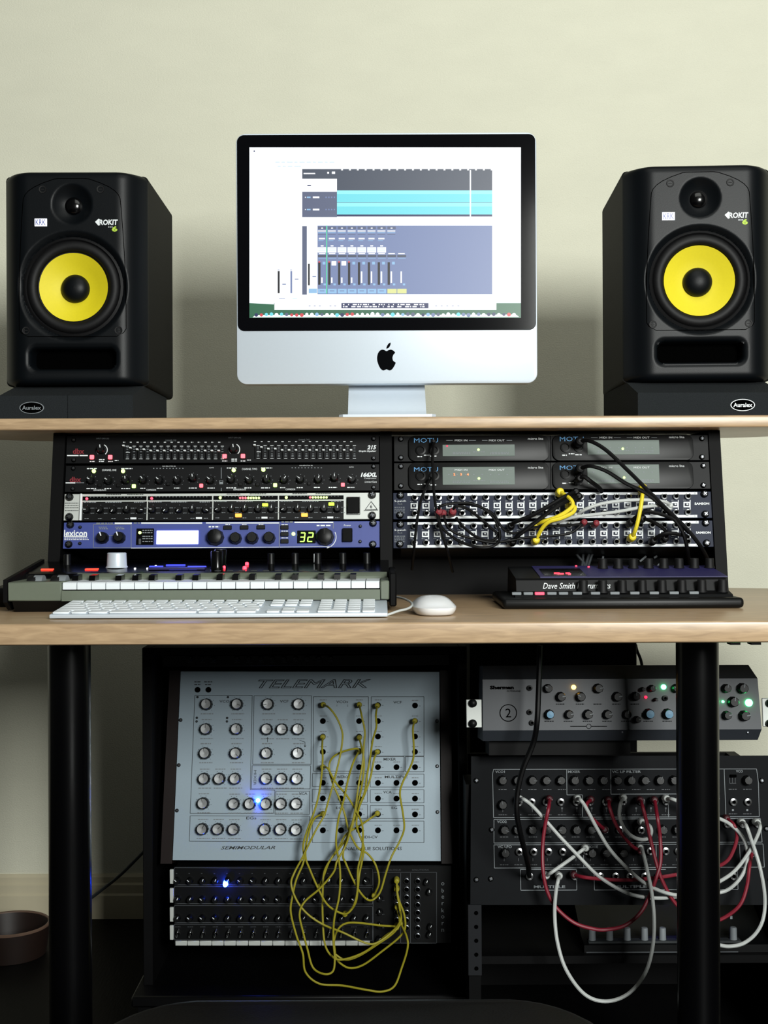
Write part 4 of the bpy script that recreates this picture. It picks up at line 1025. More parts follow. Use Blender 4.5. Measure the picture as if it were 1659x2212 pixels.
# wedge: front step (grey), crest, blue panel behind
xw0, xw1 = EX(1112, .02), EX(1582, .02)
MB().prism([(0.016, 0.014), (0.020, 0.0185), (0.040, 0.0225), (0.0405, 0.014)], xw0, xw1, 'YZ').build('control_ledge', M_pnl, ev, smooth=False)
MB().prism([(0.041, 0.014), (0.041, 0.0225), (0.046, 0.0375), (0.050, 0.0400), (0.16, 0.052), (0.168, 0.014)], xw0+.004, xw1-.002, 'YZ').build('riser', M_pnl, ev, smooth=False)
yb = lambda y: 0.0400+(y-0.05)*0.1091
u0_, u1_ = EX(1165, .06), EX(1568, .06)
MB().prism([(0.053, yb(.053)+.0002), (0.053, yb(.053)+.0014), (0.155, yb(.155)+.0014), (0.155, yb(.155)+.0002)], u0_, u1_, 'YZ').build('blue_panel', M_dblu, ev, smooth=False)
for i, px in enumerate((1115, 1140, 1165, 1191, 1216, 1246, 1285, 1327, 1370, 1412, 1455, 1498)):
    x = EX(px, .022); MB().box(x-.0065, x+.0065, .0195, .0255, .0185, .0225, bev=.0006).build('lit_button' if i == 2 else 'button', L_pnk if i == 2 else M_gry, ev)
for i, px in enumerate((1259, 1301, 1343, 1386, 1429, 1472, 1515, 1560)):
    x = EX(px, .033); s_ = .0068
    MB().lathe([(s_*1.25, 0), (s_, .004), (s_*.95, .0165), (s_*.85, .0175), (.0001, .0175)], 20, M=Matrix.Translation((x, .033, .0205)) @ Matrix.Rotation(-math.pi/2, 4, 'X'), flute=.05).build('knob', M_rub, ev)
    x = EX(1303+33*i, .125)
    MB().lathe([(s_*1.2, 0), (s_, .004), (s_*.95, .0135), (s_*.85, .0145), (.0001, .0145)], 20, M=Matrix.Translation((x, .130, yb(.130)+.0012)) @ Matrix.Rotation(-math.pi/2, 4, 'X'), flute=.05).build('knob', M_rub, ev)
px_e = 1/sE
tb = MB().text('Dave Smith Instruments', EX(1245, .043), 0.0298, .0415, w=150*px_e, h=13*px_e, shear=.3)
# lay the lettering on the sloping riser
vv = [(x, .0408+(z-.0225)*0.333-0.0005, z) for x, y, z in tb.v]; tb.v = vv; tb.build('script_lettering', M_wht, ev, smooth=False)
dk_ = MB().prism([(0.062, yb(.062)+.0014), (0.062, yb(.062)+.0022), (0.125, yb(.125)+.0022), (0.125, yb(.125)+.0014)], EX(1172, .08), EX(1262, .08), 'YZ').build('digit_window', M_blkg, ev, smooth=False)
for a, b, y in ((1196, 1208, .082), (1204, 1217, .078), (1221, 1230, .082), (1226, 1232, .074)):
    MB().box(EX(a, y), EX(b, y), y-.002, y+.001, yb(y)+.002, yb(y)+.003).build('glowing_digit', L_reds, dk_)
for px, y in ((1271, .14), (1244, .15)): MB().box(EX(px-2, y), EX(px+2, y), y-.001, y+.001, yb(y)+.001, yb(y)+.003).build('indicator_light', L_reds, ev)
# cable bundle glints behind the module and a black power brick
def loose(name, label, cat, pts, r, m, group=None):
    o = MB().tube(spline([W(*p) for p in pts]), r).build(name, m); return tag(o, label, cat, group)
for i, (a, b, dx) in enumerate(((1247, 1262, 0), (1262, 1258, 3), (1275, 1266, 5), (1282, 1272, 8))):
    loose('audio_cable', ['leftmost', 'second', 'third', 'rightmost'][i]+' of four grey cables dropping behind the desktop synth module', 'cable', [(a+dx, 1170, 1.98), (a-2, 1195, 1.975), (b, 1218, 1.97), (b-6, 1238, 1.95)], .0022, M_dgry, 'grey cables behind the synth module')
br = thing('power_adapter', 'small black power adapter lying at the left end of the synthesizer', 'power adapter', (W(4, 1300, 1.80).x, 1.80, ZD))
MB().box(-.022, .022, 0, .07, 0, .028, bev=.003, seg=2).build('case', M_blk, br); MB().tube(spline([(0, .07, .014), (0.0, .10, .012), (-.03, .15, .006), (-.06, .17, .004)]), .0022).build('lead', M_cblk, br)
clip = thing('cable_tie_bundle', 'clear plastic cable ties glinting in the dark rack gap', 'cable tie', W(1420, 1212, 1.98))
for i, (px, py, a, l) in enumerate(((1389, 1207, 40, 9), (1416, 1203, 30, 4), (1423, 1220, 45, 5), (1397, 1225, 20, 3), (1432, 1228, 5, 4), (1302, 1207, 80, 6))):
    p = W(px, py, 1.98)-W(1420, 1212, 1.98); q = 1.98/FPX
    MB().box(-l*q, l*q, -.001, .001, -2.2*q, 2.2*q, bev=.0004).build('tie', M_gry, clip, p, (0, -math.radians(a), 0))
MB().tube([(-.095, .004, .004), (-.03, .006, .003), (.012, .004, -.012)], .0012).build('strap', M_cblk, clip)

# ================================================================== under the desk
# --- left case with the modular synth and sequencer
CF = Face(Vector((0, 2.03, 0.3)), 0.0)
DF = 2.035
cs = thing('equipment_case', 'tall open black case under the desk holding the light panel synth', 'equipment case', (W(650, 2100, DF).x, DF, 0))
cxl, cxr, cx0 = W(308, 1700, DF).x, W(1010, 1700, DF).x, cs.location.x
ztop = W(650, 1398, DF).z
MB().box(cxl-cx0, cxl-cx0+.016, 0, .40, 0.0, ztop, bev=.001).build('side_panel', M_case, cs)
MB().box(cxr-cx0-.014, cxr-cx0, 0, .40, 0.0, ztop, bev=.001).build('side_panel', M_case, cs)
MB().box(cxl-cx0+.016, cxr-cx0-.014, .38, .39, 0.0, ztop).build('back_panel', M_case, cs)
MB().box(cxl-cx0+.016, cxr-cx0-.014, 0.0, .38, ztop-.012, ztop).build('top_panel', M_case, cs)
MB().box(cxl-cx0-.01, cxr-cx0+.01, -.05, .379, .094, .112, bev=.003).build('base_shelf', M_caseg, cs)
for sx in (cxl-cx0, cxr-cx0-.02): MB().box(sx, sx+.02, -.045, -.0005, 0.0, .0935).build('shelf_support', M_case, cs)
# mixer at top
f = Face(W(566, 1436, 2.06), 0)
r = thing('line_mixer', 'dark rack mixer with a dim row of knobs, just under the desk', 'audio mixer', f.O, f.rot)
panel_body(f, r, 350, 1414, 970, 1440, .2, M_blk)
for px in (412, 437, 461, 513, 538, 564, 589, 614, 639, 664, 689, 714): put_knob(f, r, px, 1422, 6, random.uniform(-90, 60), .010, M_dgry)
k = Ink(f); 
for px in (412, 437, 461, 513, 538, 564, 589, 614): k.micro(px-6, px+6, 1431, 1.4)
k.done(r, [M_drk])
# --- light panel modular
TF_ = Face(W(662, 1861, 2.0439), math.radians(11.4))
r = thing('semi_modular_synth', 'pale aluminium panel synth with silver knobs and yellow patch leads, under the desk', 'synthesizer', TF_.O, TF_.rot); f = TF_
pts = [f.uv(390.5, 1450.5), f.uv(949, 1451.5), f.uv(952, 1860), f.uv(373, 1858)]
MB().prism([(a, b) for a, b in pts], 0, .003).build('front_panel', M_alup, r, smooth=False)
ins = [(pts[0][0]+.006, pts[0][1]-.004), (pts[1][0]-.004, pts[1][1]-.004), (pts[2][0]-.004, pts[2][1]+.004), (pts[3][0]+.006, pts[3][1]+.004)]
MB().prism(ins, .003, .09).build('chassis', M_blk, r, smooth=False)
cl = [f.uv(366, 1448), f.uv(389, 1448), f.uv(371, 1866), f.uv(346, 1866)]
MB().prism(cl, .002, .095).build('end_cheek', M_brnd, r, smooth=False)
cl = [f.uv(951, 1448), f.uv(974, 1448), f.uv(978, 1866), f.uv(954, 1866)]
MB().prism(cl, .002, .095).build('end_cheek', M_brnd, r, smooth=False)
k = Ink(f)
k.text('TELEMARK', 680, 1477, w=252, h=19, shear=.35, outline=.02, mi=0)
k.frame(421, 1502, 545, 1502.01); k.poly([(421, 1502), (545, 1502), (541, 1706), (594, 1707), (591, 1757), (411, 1757), (421, 1502)])
k.poly([(549, 1503), (673, 1503), (672, 1651), (546, 1651)], close=True); k.poly([(545, 1654), (671, 1654), (670, 1704), (543, 1704)], close=True)
k.poly([(596, 1709), (669, 1709), (669, 1759), (594, 1759)], close=True); k.poly([(411, 1762), (669, 1763), (669, 1818), (409, 1817)], close=True)
for a, b, c, d in ((677, 1505, 796, 1666), (802, 1505, 916, 1633), (801, 1634.5, 873, 1667), (875.5, 1634.5, 916, 1667), (675, 1671, 794, 1699), (800, 1672, 916, 1700), (675, 1705, 794, 1733), (800, 1706, 916, 1734), (675, 1738, 794, 1768), (800, 1740, 916, 1768), (675, 1773.5, 916, 1820)):
    k.frame(a, b, c, d, 1, 0)
for t, x, y, w in (('VCOs', 487, 1515, 26), ('VCF', 614, 1515, 19), ('VCA', 655, 1714, 18), ('EGs', 543, 1767, 22), ('VCOs', 739, 1516, 26), ('VCF', 859, 1517, 19), ('MIXER', 842, 1640, 27), ('CONTROL', 737, 1678, 38), ('MULTIPLE', 856, 1678, 50), ('VCA', 837, 1711, 18), ('EGs', 735, 1745, 18), ('EG', 852, 1745, 12), ('MIDI-CV', 797, 1808, 38)):
    k.text(t, x, y, w=w, h=5.5, bold=.01)
k.text('MIXER', 551, 1680, w=32, h=5.5, rot=-math.pi/2)
k.text('1', 728, 1524, h=4).text('2', 751, 1524, h=4)
k.text('SEMIMODULAR', 536, 1831, w=118, h=7, shear=.35, bold=.01).text('ANALOGUE SOLUTIONS', 803, 1833, w=130, h=7, bold=.01)
k.line(578, 1594, 578, 1603, 1).line(576, 1596, 578, 1593, 1).line(580, 1596, 578, 1593, 1).poly([(647, 1599), (659, 1603), (659, 1612)], 1).line(657, 1610, 659, 1614, 1).line(661, 1610, 659, 1614, 1)
KN = [(447, 1521.5), (513, 1521.5), (579.7, 1521.5), (645.4, 1521.5), (445.8, 1575), (511.5, 1575), (577, 1575.4), (609.8, 1575.4), (643.8, 1575.4), (443.8, 1627), (510, 1627), (576.6, 1627), (643.8, 1627), (441.8, 1682), (475, 1682), (508.5, 1682), (575.6, 1682), (608.6, 1682), (641.7, 1682), (439.7, 1735), (505.8, 1736), (540.6, 1736), (575, 1736), (607.5, 1736), (640.7, 1736), (438, 1790.5), (471.5, 1790.5), (505.4, 1791), (572.6, 1791), (606.5, 1791), (640, 1791.7)]
AN = [0, 110, -100, 50, 0, 20, 90, 100, 20, -10, 140, -20, 0, 0, 20, 30, 100, 100, 20, -10, 60, 20, 10, 110, 100, 30, 50, 100, 110, 100, 60]
for (x, y), a in zip(KN, AN):
    put_silver_knob(f, r, x, y, 13, a)
    for q in range(-140, 141, 40): xx, yy = x+16.5*math.sin(math.radians(q)), y-16.5*math.cos(math.radians(q)); k.rect(xx-.6, yy-.6, xx+.6, yy+.6, 0)
    k.micro(x-13, x+15, y+20.5, 2, 1)
    if y > 1550: k.micro(x-10, x+12, y-20.5, 2, 1)
JK = [(697.7, y) for y in (1523, 1557.6, 1591, 1624, 1657, 1691, 1724.7, 1758.8, 1793.5)] + [(776, y) for y in (1523, 1557.6, 1591, 1624, 1657, 1691, 1724.7, 1758.8, 1793.5)] + [(816.7, y) for y in (1523, 1557.6, 1591, 1624, 1657, 1691, 1724.7, 1758.8, 1793.5)] + [(896.7, y) for y in (1524, 1557.6, 1591, 1624, 1657, 1691, 1725, 1759, 1793.5)] + [(736.7, y) for y in (1691, 1724.7, 1793.5)] + [(856.7, y) for y in (1657, 1691, 1725, 1793.5)]
for x, y in JK:
    put_jack(f, r, x, y, 6.2, M_hole, .8, .0012); k.micro(x-7, x+8, y-11, 1.8, 1); k.line(x+8, y+1, x+12, y+1, .8)
for x, y in ((427, 1490), (450.5, 1490)): put_jack(f, r, x, y, 6.2, M_hole, .8, .001, 'case_opening')
for x, y in ((390.5, 1555.5), (386.4, 1652.7), (382.4, 1750.8), (944, 1557.6), (944.4, 1655), (945, 1754)): put_screw(f, r, x, y, 4, M_blk, .003)
for x, y in ((426.7, 1506), (492.6, 1506), (425.5, 1550.6), (425, 1558.5), (490.8, 1551), (490.4, 1558.5)): put_screw(f, r, x, y, 2.6, M_blk, .002)
k.micro(420, 434, 1473, 2).micro(441, 460, 1473, 2).micro(420, 434, 1479, 2).micro(443, 457, 1479, 2)
k.done(r, [M_drk, mat('faint_grey_print', (110, 116, 120), .6)])
for i, (x, y) in enumerate(((557.5, 1729),)): put_led(f, r, x, y, 4.6, L_blu, h=.012)
# --- sequencer
SF = Face(W(660, 2040, 2.031), 0.0)
r = thing('step_sequencer', 'black four-row step sequencer with a blue lamp, below the pale synth', 'sequencer', SF.O, SF.rot); f = SF
panel_body(f, r, 376, 1870, 975, 2040, .10, M_blk, inset=.002)
k = Ink(f)
for i, (a, b) in enumerate(((1874, 1911), (1914.5, 1951.5), (1955.5, 1992.5), (1996, 2030))):
    P = [(378, a), (803, a+2), (805, a+4), (805, b+1), (378, b), (376, b-3), (376, a+3)]
    k.poly(P, 1.0, 1, True)
    put_box(f, r, 371.5, (a+b)/2, 8, 31, M_slv, 'row_tab', .004)
for kx in range(16):
    x = 384+27.2*kx
    put_led(f, r, x-3.7, 1905+kx*.03, 6 if kx == 4 else 2.6, L_blu if kx == 4 else M_gry, h=.020 if kx == 4 else .003)
    for j, (y, a) in enumerate(((1897, 25), (1937, 25), (1977.5, 30))):
        aa = a if random.random() < .7 else -50
        put_knob(f, r, x, y+4, 7.5, aa, .011, M_wht)
    b_ = put_box(f, r, x+1, 2012, 3.2, 15, M_chr, 'toggle_switch', .010, .0006); b_.rotation_euler = (0.25, math.radians(16), 0)
    put_jack(f, r, x+1, 2016, 6, M_blk, .6, .003, 'switch_collar')
    k.rect(x-4, 1886, x-1, 1887, 1); k.micro(x-6, x+6, 2002, 1.2, 1)
for i in range(16):
    put_box(f, r, 392+26.3*i, 2036.5, 25.2, 10, M_slv, 'scale_tile', .003)
for x, ys_, rr_ in ((857, (1902, 1920, 1937, 1953.5, 1970, 1986, 2003), 6.2), (878, (1902, 1920, 1937, 1953.5, 1970, 1986, 2003), 6.2), (902, (1902, 1920, 1937, 1953.5, 1970, 1986, 2003, 2020.5), 6.2)):
    for y in ys_: put_jack(f, r, x, y, rr_, M_chrd, .82, .004)
k.frame(806, 1884, 943, 2037, 1, 1); k.line(865.5, 1886, 865.5, 2037, 1, 1).line(886.5, 1886, 886.5, 2037, 1, 1)
k.text('ANALOGUE', 849, 1879, w=34, h=3, mi=1).text('SOLUTIONS', 908, 1879, w=36, h=3, mi=1)
for y in (1945, 1975, 2004): k.micro(812, 830, y, 1.8, 1)
for i, t in enumerate('oberkorn'): k.text(t, 956.5, 1909+14.3*i, h=8.5 if t in 'bk' else 6.5, mi=0)
k.done(r, [M_gry, M_dgry])
for x, y, a in ((921, 1904, 20), (821, 1939, -20), (821, 1968, -20), (820, 1997, 0), (818, 2027, 40), (927, 1925, 0), (929, 2000, 30), (927, 2017, 30)): put_knob(f, r, x, y, 7, a, .010, M_wht)
# --- yellow leads
def yc(label, pts, ends=(True, True), face=TF_): 
    return cable(label, 'yellow patch leads on the pale panel synth', pts, .00165, M_cyel, face=face, ends=ends, plugr=4.6, sub=8)
off = lambda P, o: [(x, y, o) for x, y in P]
def ylead(label, P, o1=.03, oe=.02):
    n = len(P); return yc(label, [(x, y, oe if i in (0, n-1) else o1+.0022*((i*3) % 4)) for i, (x, y) in enumerate(P)])
ylead('yellow lead bowing right from the top left jack then down left', [(698, 1522), (712, 1530), (728, 1552), (739, 1580), (739, 1605), (733, 1640), (722, 1685), (708, 1735), (700, 1762), (684, 1790), (664, 1830), (652, 1855), (636, 1885), (629, 1910), (641, 1945), (665, 1975), (700, 1998), (740, 2014), (790, 2037), (815, 2036), (850, 2010), (866, 1985), (862, 1960)], .045)
ylead('yellow lead from second jack column running down past the others', [(776, 1522), (781, 1545), (788, 1580), (786, 1610), (783, 1650), (774, 1700), (768, 1745), (757, 1795), (745, 1830), (728, 1860), (720, 1885), (690, 1920), (658, 1948), (647, 1975), (655, 2015), (664, 2050), (676, 2090), (700, 2104), (719, 2098), (723, 2070), (720, 2030), (722, 1985), (732, 1940), (735, 1900), (733, 1865), (726, 1820), (731, 1770), (742, 1730), (753, 1680), (764, 1645), (776, 1622)], .05)
ylead('yellow lead falling nearly straight from the filter top jack', [(815, 1524), (812, 1545), (813, 1570), (805, 1600), (799, 1640), (792, 1680), (788, 1710), (777, 1740), (770, 1775), (775, 1800), (786, 1830), (782, 1860), (776, 1890), (773, 1920), (768, 1950), (752, 1972), (735, 1972), (708, 1955), (690, 1925), (670, 1880), (660, 1850), (664, 1810), (678, 1770), (697, 1758)], .04)
ylead('yellow lead on the far right, snaking from its jack to a low loop', [(896, 1557), (892, 1575), (894, 1620), (890, 1648), (870, 1690), (864, 1715), (870, 1755), (873, 1790), (862, 1820), (846, 1850), (834, 1885), (822, 1925), (808, 1942), (795, 1944), (780, 1930), (765, 1905), (747, 1865), (741, 1845), (752, 1800), (768, 1760), (777, 1720), (784, 1680), (786, 1640), (776, 1593)], .035)
ylead('yellow lead looping back to the lower left jacks of the column', [(697, 1592), (696, 1615), (697, 1640), (694, 1680), (688, 1720), (678, 1755), (665, 1790), (655, 1825), (656, 1860), (640, 1900), (632, 1935), (628, 1970), (640, 2020), (654, 2060), (660, 2100), (690, 2125), (740, 2129), (790, 2138), (825, 2142), (852, 2130), (868, 2090), (880, 2050), (879, 2025), (866, 1995)], .04)
ylead('yellow lead reaching sideways between two middle jacks', [(776, 1624), (770, 1617), (740, 1624), (718, 1637), (711, 1657), (718, 1690), (733, 1725), (745, 1760), (754, 1795), (772, 1830), (795, 1845), (812, 1870), (819, 1905), (808, 1935)], .035)
ylead('yellow lead from lower right jack crossing down to the left', [(815, 1757), (800, 1768), (775, 1785), (748, 1802), (732, 1830), (715, 1855), (700, 1885), (697, 1930), (697, 1980), (702, 2040), (720, 2068), (745, 2072), (790, 2055), (835, 2020), (862, 2000), (858, 1960)], .03)
ylead('yellow lead crossing from left middle jack to the right loop', [(697, 1657), (708, 1660), (725, 1690), (750, 1720), (772, 1757), (783, 1785), (783, 1830), (778, 1855), (773, 1880), (772, 1925), (763, 1958), (745, 1975)], .042)
ylead('yellow lead from filter lower jack dropping to the bundle', [(815, 1624), (808, 1640), (800, 1680), (788, 1715), (773, 1750), (755, 1800), (735, 1830), (712, 1860), (700, 1890), (690, 1915)], .03)
SO = 'yellow leads at the sequencer jacks'
for i, (lb, P) in enumerate((('yellow lead from top sequencer jack to the left loop', [(857, 1903, .02), (858, 1930, .03), (863, 1960, .034), (866, 1990, .034), (850, 2015, .032), (815, 2040, .03), (775, 2065, .03), (745, 2073, .03), (722, 2060, .03)]),
                             ('yellow lead curling around outside the sequencer jacks', [(857, 1921, .02), (862, 1945, .03), (873, 1975, .036), (875, 2005, .036), (862, 2025, .034), (825, 2055, .032), (785, 2084, .03), (755, 2091, .03), (732, 2078, .03), (722, 2060, .03)]),
                             ('yellow lead leaving level to the left from low sequencer jack', [(857, 2003, .02), (850, 2001, .028), (820, 1999, .03), (780, 1994, .03), (750, 1994, .03), (732, 2005, .03), (722, 2030, .03), (724, 2060, .03)]))):
    cable(lb, SO, P, .00165, M_cyel, face=SF, ends=(True, False), plugr=4.6)
# white cable on the wall side
loose('wall_cable', 'thin dark cable slanting across the wall above the baseboard', 'cable', [(312, 1838, 2.60), (262, 1888, 2.61), (225, 1918, 2.62), (188, 1945, 2.63), (150, 1960, 2.64)], .0035, M_dgry)
# --- right stand: back cabinet, rails
def WB(px, py, D): return W(px, py, D)
tw = thing('tower_cabinet', 'black cabinet standing in the dark behind the grey filter unit', 'cabinet', (W(1190, 2100, 2.40).x, 2.40, 0))
x0, x1 = W(1014, 1700, 2.40).x-tw.location.x, W(1376, 1500, 2.40).x-tw.location.x
MB().box(x0+.002, x1, 0, .25, 0, W(1190, 1396, 2.42).z+.02, bev=.002).build('housing', M_case, tw)
MB().box(x0+.015, x1-.015, -.004, -.0005, .05, .58, bev=.002).build('door_panel', M_case, tw)
st = thing('equipment_stand', 'low black stand on the right carrying the filter unit and dark modular synth', 'equipment stand', (W(1340, 2100, 2.0).x, 2.0, 0))
sx = st.location.x
xl, xr = W(1012, 1800, 1.90).x-sx, W(1712, 1800, 1.90).x-sx
zz = W(1300, 1640, 2.05).z
for xs_ in (xl, xr-.018):
    sp = MB().box(xs_, xs_+.018, -.10, .03, 0, .272); sp.box(xs_, xs_+.018, -.044, .03, .272, zz-.02)
    if xs_ > xl: sp.box(xs_, xs_+.018, .03, .215, 0, zz-.02)
    sp.build('side_panel', M_case, st)
MB().box(xl+.018, xr-.018, .205, .215, 0, zz-.02).build('back_panel', M_case, st)
MB().box(xl+.018, xr-.018, -.08, .205, .03, .045).build('bottom_shelf', M_case, st)
zsh = W(1460, 2058, 1.93).z-.0006
MB().box(xl+.018, xr-.018, -.08, .205, zsh-.012, zsh).build('middle_shelf', M_case, st)
f = Face(W(1026, 2107, 1.892), 0); u0, v0 = f.uv(1012, 2107); u1, v1 = f.uv(1040, 1955)
P = f.O-Vector(st.location)
rlb = MB().box(u0, u1, 0, .003, v0, v1); ra = rlb.build('rack_rail', mat('dark_steel_rail', (20, 22, 26), .5, spec=.3), st, P)
for i in range(5): MB().lathe([(.0032, 0), (.0032, .0006)], 10, M=Matrix.Translation((u0+.012, 0, v1-.012-.021*i))).build('rail_hole', M_hole, ra)
# --- dark modular panel
DM0 = 2700/1409.0
MF = Face(W(1350, 1955, DM0), math.radians(9.5))
r = thing('modular_synth', 'dark grey modular synth panel with white and red patch cables, right under the desk', 'synthesizer', MF.O, MF.rot); f = MF
a = [f.uv(1018, 1634), f.uv(1690, 1632), f.uv(1716, 1955), f.uv(1016, 1955)]
MB().prism(a, 0, .003).build('front_panel', mat('slate_panel', (14, 16, 19), .65, noise=.15, nscale=70, spec=.1), r, smooth=False)
a = [f.uv(1046, 1640), f.uv(1672, 1640), f.uv(1690, 1950), f.uv(1044, 1950)]
MB().prism(a, .003, .08).build('chassis', M_blk, r, smooth=False)
k = Ink(f)
def pl(*p): k.poly(list(p), 1.3, 0)
pl((1066, 1662), (1634, 1661), (1638, 1690), (1640, 1764), (1066, 1766), (1064, 1672), (1066, 1662))
pl((1224, 1662), (1224.5, 1717), (1258, 1717), (1258, 1766)); pl((1319, 1662), (1319.5, 1715.5), (1472, 1715)); pl((1564, 1661), (1568, 1764))
pl((1067, 1770), (1642, 1768), (1646, 1819), (1067, 1821), (1067, 1770)); pl((1067, 1825), (1648, 1823), (1651, 1873), (1068, 1875), (1067, 1825))
pl((1260, 1825), (1261, 1875)); pl((1417, 1824), (1418, 1875)); pl((1597, 1823), (1600, 1873)); pl((1443, 1715), (1444, 1766))
pl((1124, 1878), (1245, 1878), (1246, 1922.5), (1125, 1923), (1124, 1878)); pl((1283, 1878), (1438, 1878)); pl((1283, 1878), (1284, 1922.5), (1594, 1921), (1593, 1878))
for t, x, y, w in (('VCO1', 1080, 1667, 21), ('MIXER', 1240, 1667, 27), ('VC LP FILTER', 1353, 1667, 64), ('VCO', 1597, 1666, 15), ('VCO2', 1084, 1775, 21), ('VC LFO', 1090, 1829, 31), ('NOISE', 1280, 1829, 24)): k.text(t, x, y, w=w, h=5.5, bold=.02)
k.text('MULTIPLE', 1187, 1915.5, w=68, h=6, bold=.02).text('MULTIPLE', 1361, 1915, w=72, h=6, bold=.02)
for x in range(1086, 1470, 32): k.micro(x-9, x+9, 1705.5, 2, 1); k.line(x, 1748, x, 1754, 1.2, 1); k.rect(x-2, 1744, x+2, 1748, 1); k.micro(x-9, x+9, 1760, 1.8, 1)
for x in range(1089, 1470, 31): k.micro(x-9, x+9, 1808, 1.8, 1); k.line(x, 1854, x, 1860, 1.2, 1); k.micro(x-9, x+9, 1868, 1.8, 1)
for x in (1583, 1614): k.micro(x-9, x+9, 1705, 2, 1); k.rect(x-2, 1748, x+2, 1752, 0); k.micro(x-9, x+9, 1758, 1.8, 1)
for i in range(3): k.line(1576+6*i, 1680, 1576+6*i, 1692, 1, 1)
k.line(1576, 1692, 1590, 1692, 1, 1)
k.done(r, [M_gry, M_dgry])
knb = [(x, 1685.5) for x in (1085, 1117, 1149, 1179, 1210.6, 1240, 1271, 1302, 1332, 1361.5, 1391, 1423, 1454, 1612)] + [(1085, 1738)] + [(x, 1792) for x in (1089, 1117, 1149, 1181, 1213, 1244, 1275, 1430, 1461)] + [(x, 1842) for x in (1090.6, 1277, 1308, 1345)]
for x, y in knb: put_knob(f, r, x, y, 11, random.uniform(-120, 120), .014, M_dgry)
put_box(f, r, 1583, 1676, 14, 6, M_hole, 'selector_switch', .004)
sj = [(1148, 1732), (1210.6, 1732), (1179, 1732), (1120, 1733), (1244, 1732), (1274, 1732), (1307, 1732), (1345, 1731), (1384, 1731), (1413, 1731), (1437, 1731), (1583, 1732), (1614, 1732), (1306, 1792), (1338, 1792), (1384, 1793), (1603, 1780), (1636, 1780), (1570, 1780),
      (1121, 1839.5), (1152, 1839.5), (1184, 1839.5), (1214.5, 1839.5), (1383, 1838), (1403, 1838), (1437, 1838), (1464, 1838), (1624, 1842), (1265, 1838), (1143, 1892), (1175, 1892), (1207, 1892), (1240, 1892), (1296, 1892), (1328.6, 1892), (1359.6, 1892), (1391, 1892), (1421, 1892), (1583, 1892)]
for x, y in sj: put_jack(f, r, x, y, 7.8, M_chr, .52, .006); 
for x, y in ((1029, 1686), (1062, 1792), (1029, 1900), (1060, 1898), (1645, 1686), (1655, 1790), (1664, 1900)): put_screw(f, r, x, y, 6, M_blk, .003)
GW, GR = 'white patch cables on the dark modular', 'red patch cables on the dark modular'
def mc(label, P, m, g, o=.045, oe=.022, ends=(True, True), rr_=.0028):
    n = len(P); return cable(label, g, [(x, y, oe if (i == 0 and ends[0]) or (i == n-1 and ends[1]) else o+.0022*((i*2) % 3)) for i, (x, y) in enumerate(P)], rr_, m, face=MF, ends=ends, plugr=3.3, plug=M_redk if m is M_cred else None)
mc('white cable from the leftmost jack running diagonally down behind the desk leg', [(1123, 1726), (1132, 1727), (1150, 1741), (1180, 1774), (1210, 1808), (1250, 1850), (1290, 1890), (1330, 1917), (1370, 1934), (1420, 1940), (1470, 1936), (1520, 1930), (1563, 1926), (1591, 1907), (1609, 1879), (1615, 1851), (1611, 1823), (1599, 1801), (1579, 1782), (1560, 1771), (1520, 1755), (1485, 1740), (1455, 1727), (1440, 1725)], M_cwht, GW, .04)
mc('white cable from the mixer jack slanting down to the lower right', [(1248, 1725), (1254, 1728), (1266, 1745), (1290, 1790), (1320, 1838), (1365, 1885), (1400, 1912), (1440, 1929), (1475, 1933), (1520, 1920), (1563, 1899), (1591, 1877), (1619, 1839), (1637, 1803), (1642, 1785), (1636, 1776)], M_cwht, GW, .052)
mc('longest white cable hanging in a deep loop below the panel', [(1384, 1831), (1390, 1845), (1398, 1880), (1408, 1930), (1413, 1990), (1409, 2050), (1392, 2105), (1355, 2148), (1307, 2163), (1262, 2147), (1223, 2095), (1204, 2035), (1198, 1975), (1201, 1925), (1206, 1900), (1208, 1892)], M_cwht, GW, .06)
mc('white cable on the far right drooping past the panel edge', [(1603, 1776), (1612, 1784), (1623, 1815), (1631, 1838), (1641, 1872), (1650, 1918), (1652, 1958), (1646, 1992), (1631, 2018), (1609, 2036), (1587, 2043), (1562, 2043), (1530, 2030), (1512, 1990), (1505, 1930), (1502, 1860)], M_cwht, GW, .06, ends=(True, False))
mc('short white cable curled like a hook in the middle', [(1347, 1723), (1341, 1735), (1338, 1760), (1346, 1785), (1362, 1804), (1382, 1813), (1400, 1811), (1407, 1797), (1403, 1784), (1387, 1776)], M_cwht, GW, .045)
mc('short white cable slanting to the left multiple jack', [(1265, 1832), (1258, 1836), (1240, 1850), (1215, 1868), (1192, 1884), (1180, 1892)], M_cwht, GW, .035)
mc('red cable from the upper left looping wide below the panel', [(1187, 1726), (1185, 1745), (1177, 1785), (1172, 1830), (1173, 1880), (1182, 1925), (1203, 1962), (1240, 1993), (1280, 2006), (1310, 2008), (1350, 1999), (1383, 1972), (1403, 1935), (1418, 1895), (1427, 1860), (1426, 1810), (1420, 1765), (1414, 1728)], M_cred, GR, .05)
mc('red cable from the filter jacks going down behind the desk leg', [(1383, 1728), (1388, 1742), (1399, 1785), (1409, 1830), (1424, 1885), (1442, 1925), (1465, 1958), (1500, 1983), (1535, 1990), (1565, 1982), (1598, 1955), (1613, 1915), (1619, 1870), (1624, 1842)], M_cred, GR, .048)
mc('short red cable curving right from the mixer jacks', [(1277, 1727), (1267, 1738), (1271, 1758), (1288, 1776), (1306, 1792)], M_cred, GR, .036)
mc('red cable falling from below the filter title to the lower jacks', [(1315, 1728), (1317, 1745), (1330, 1780), (1348, 1808), (1366, 1828), (1383, 1838)], M_cred, GR, .036)
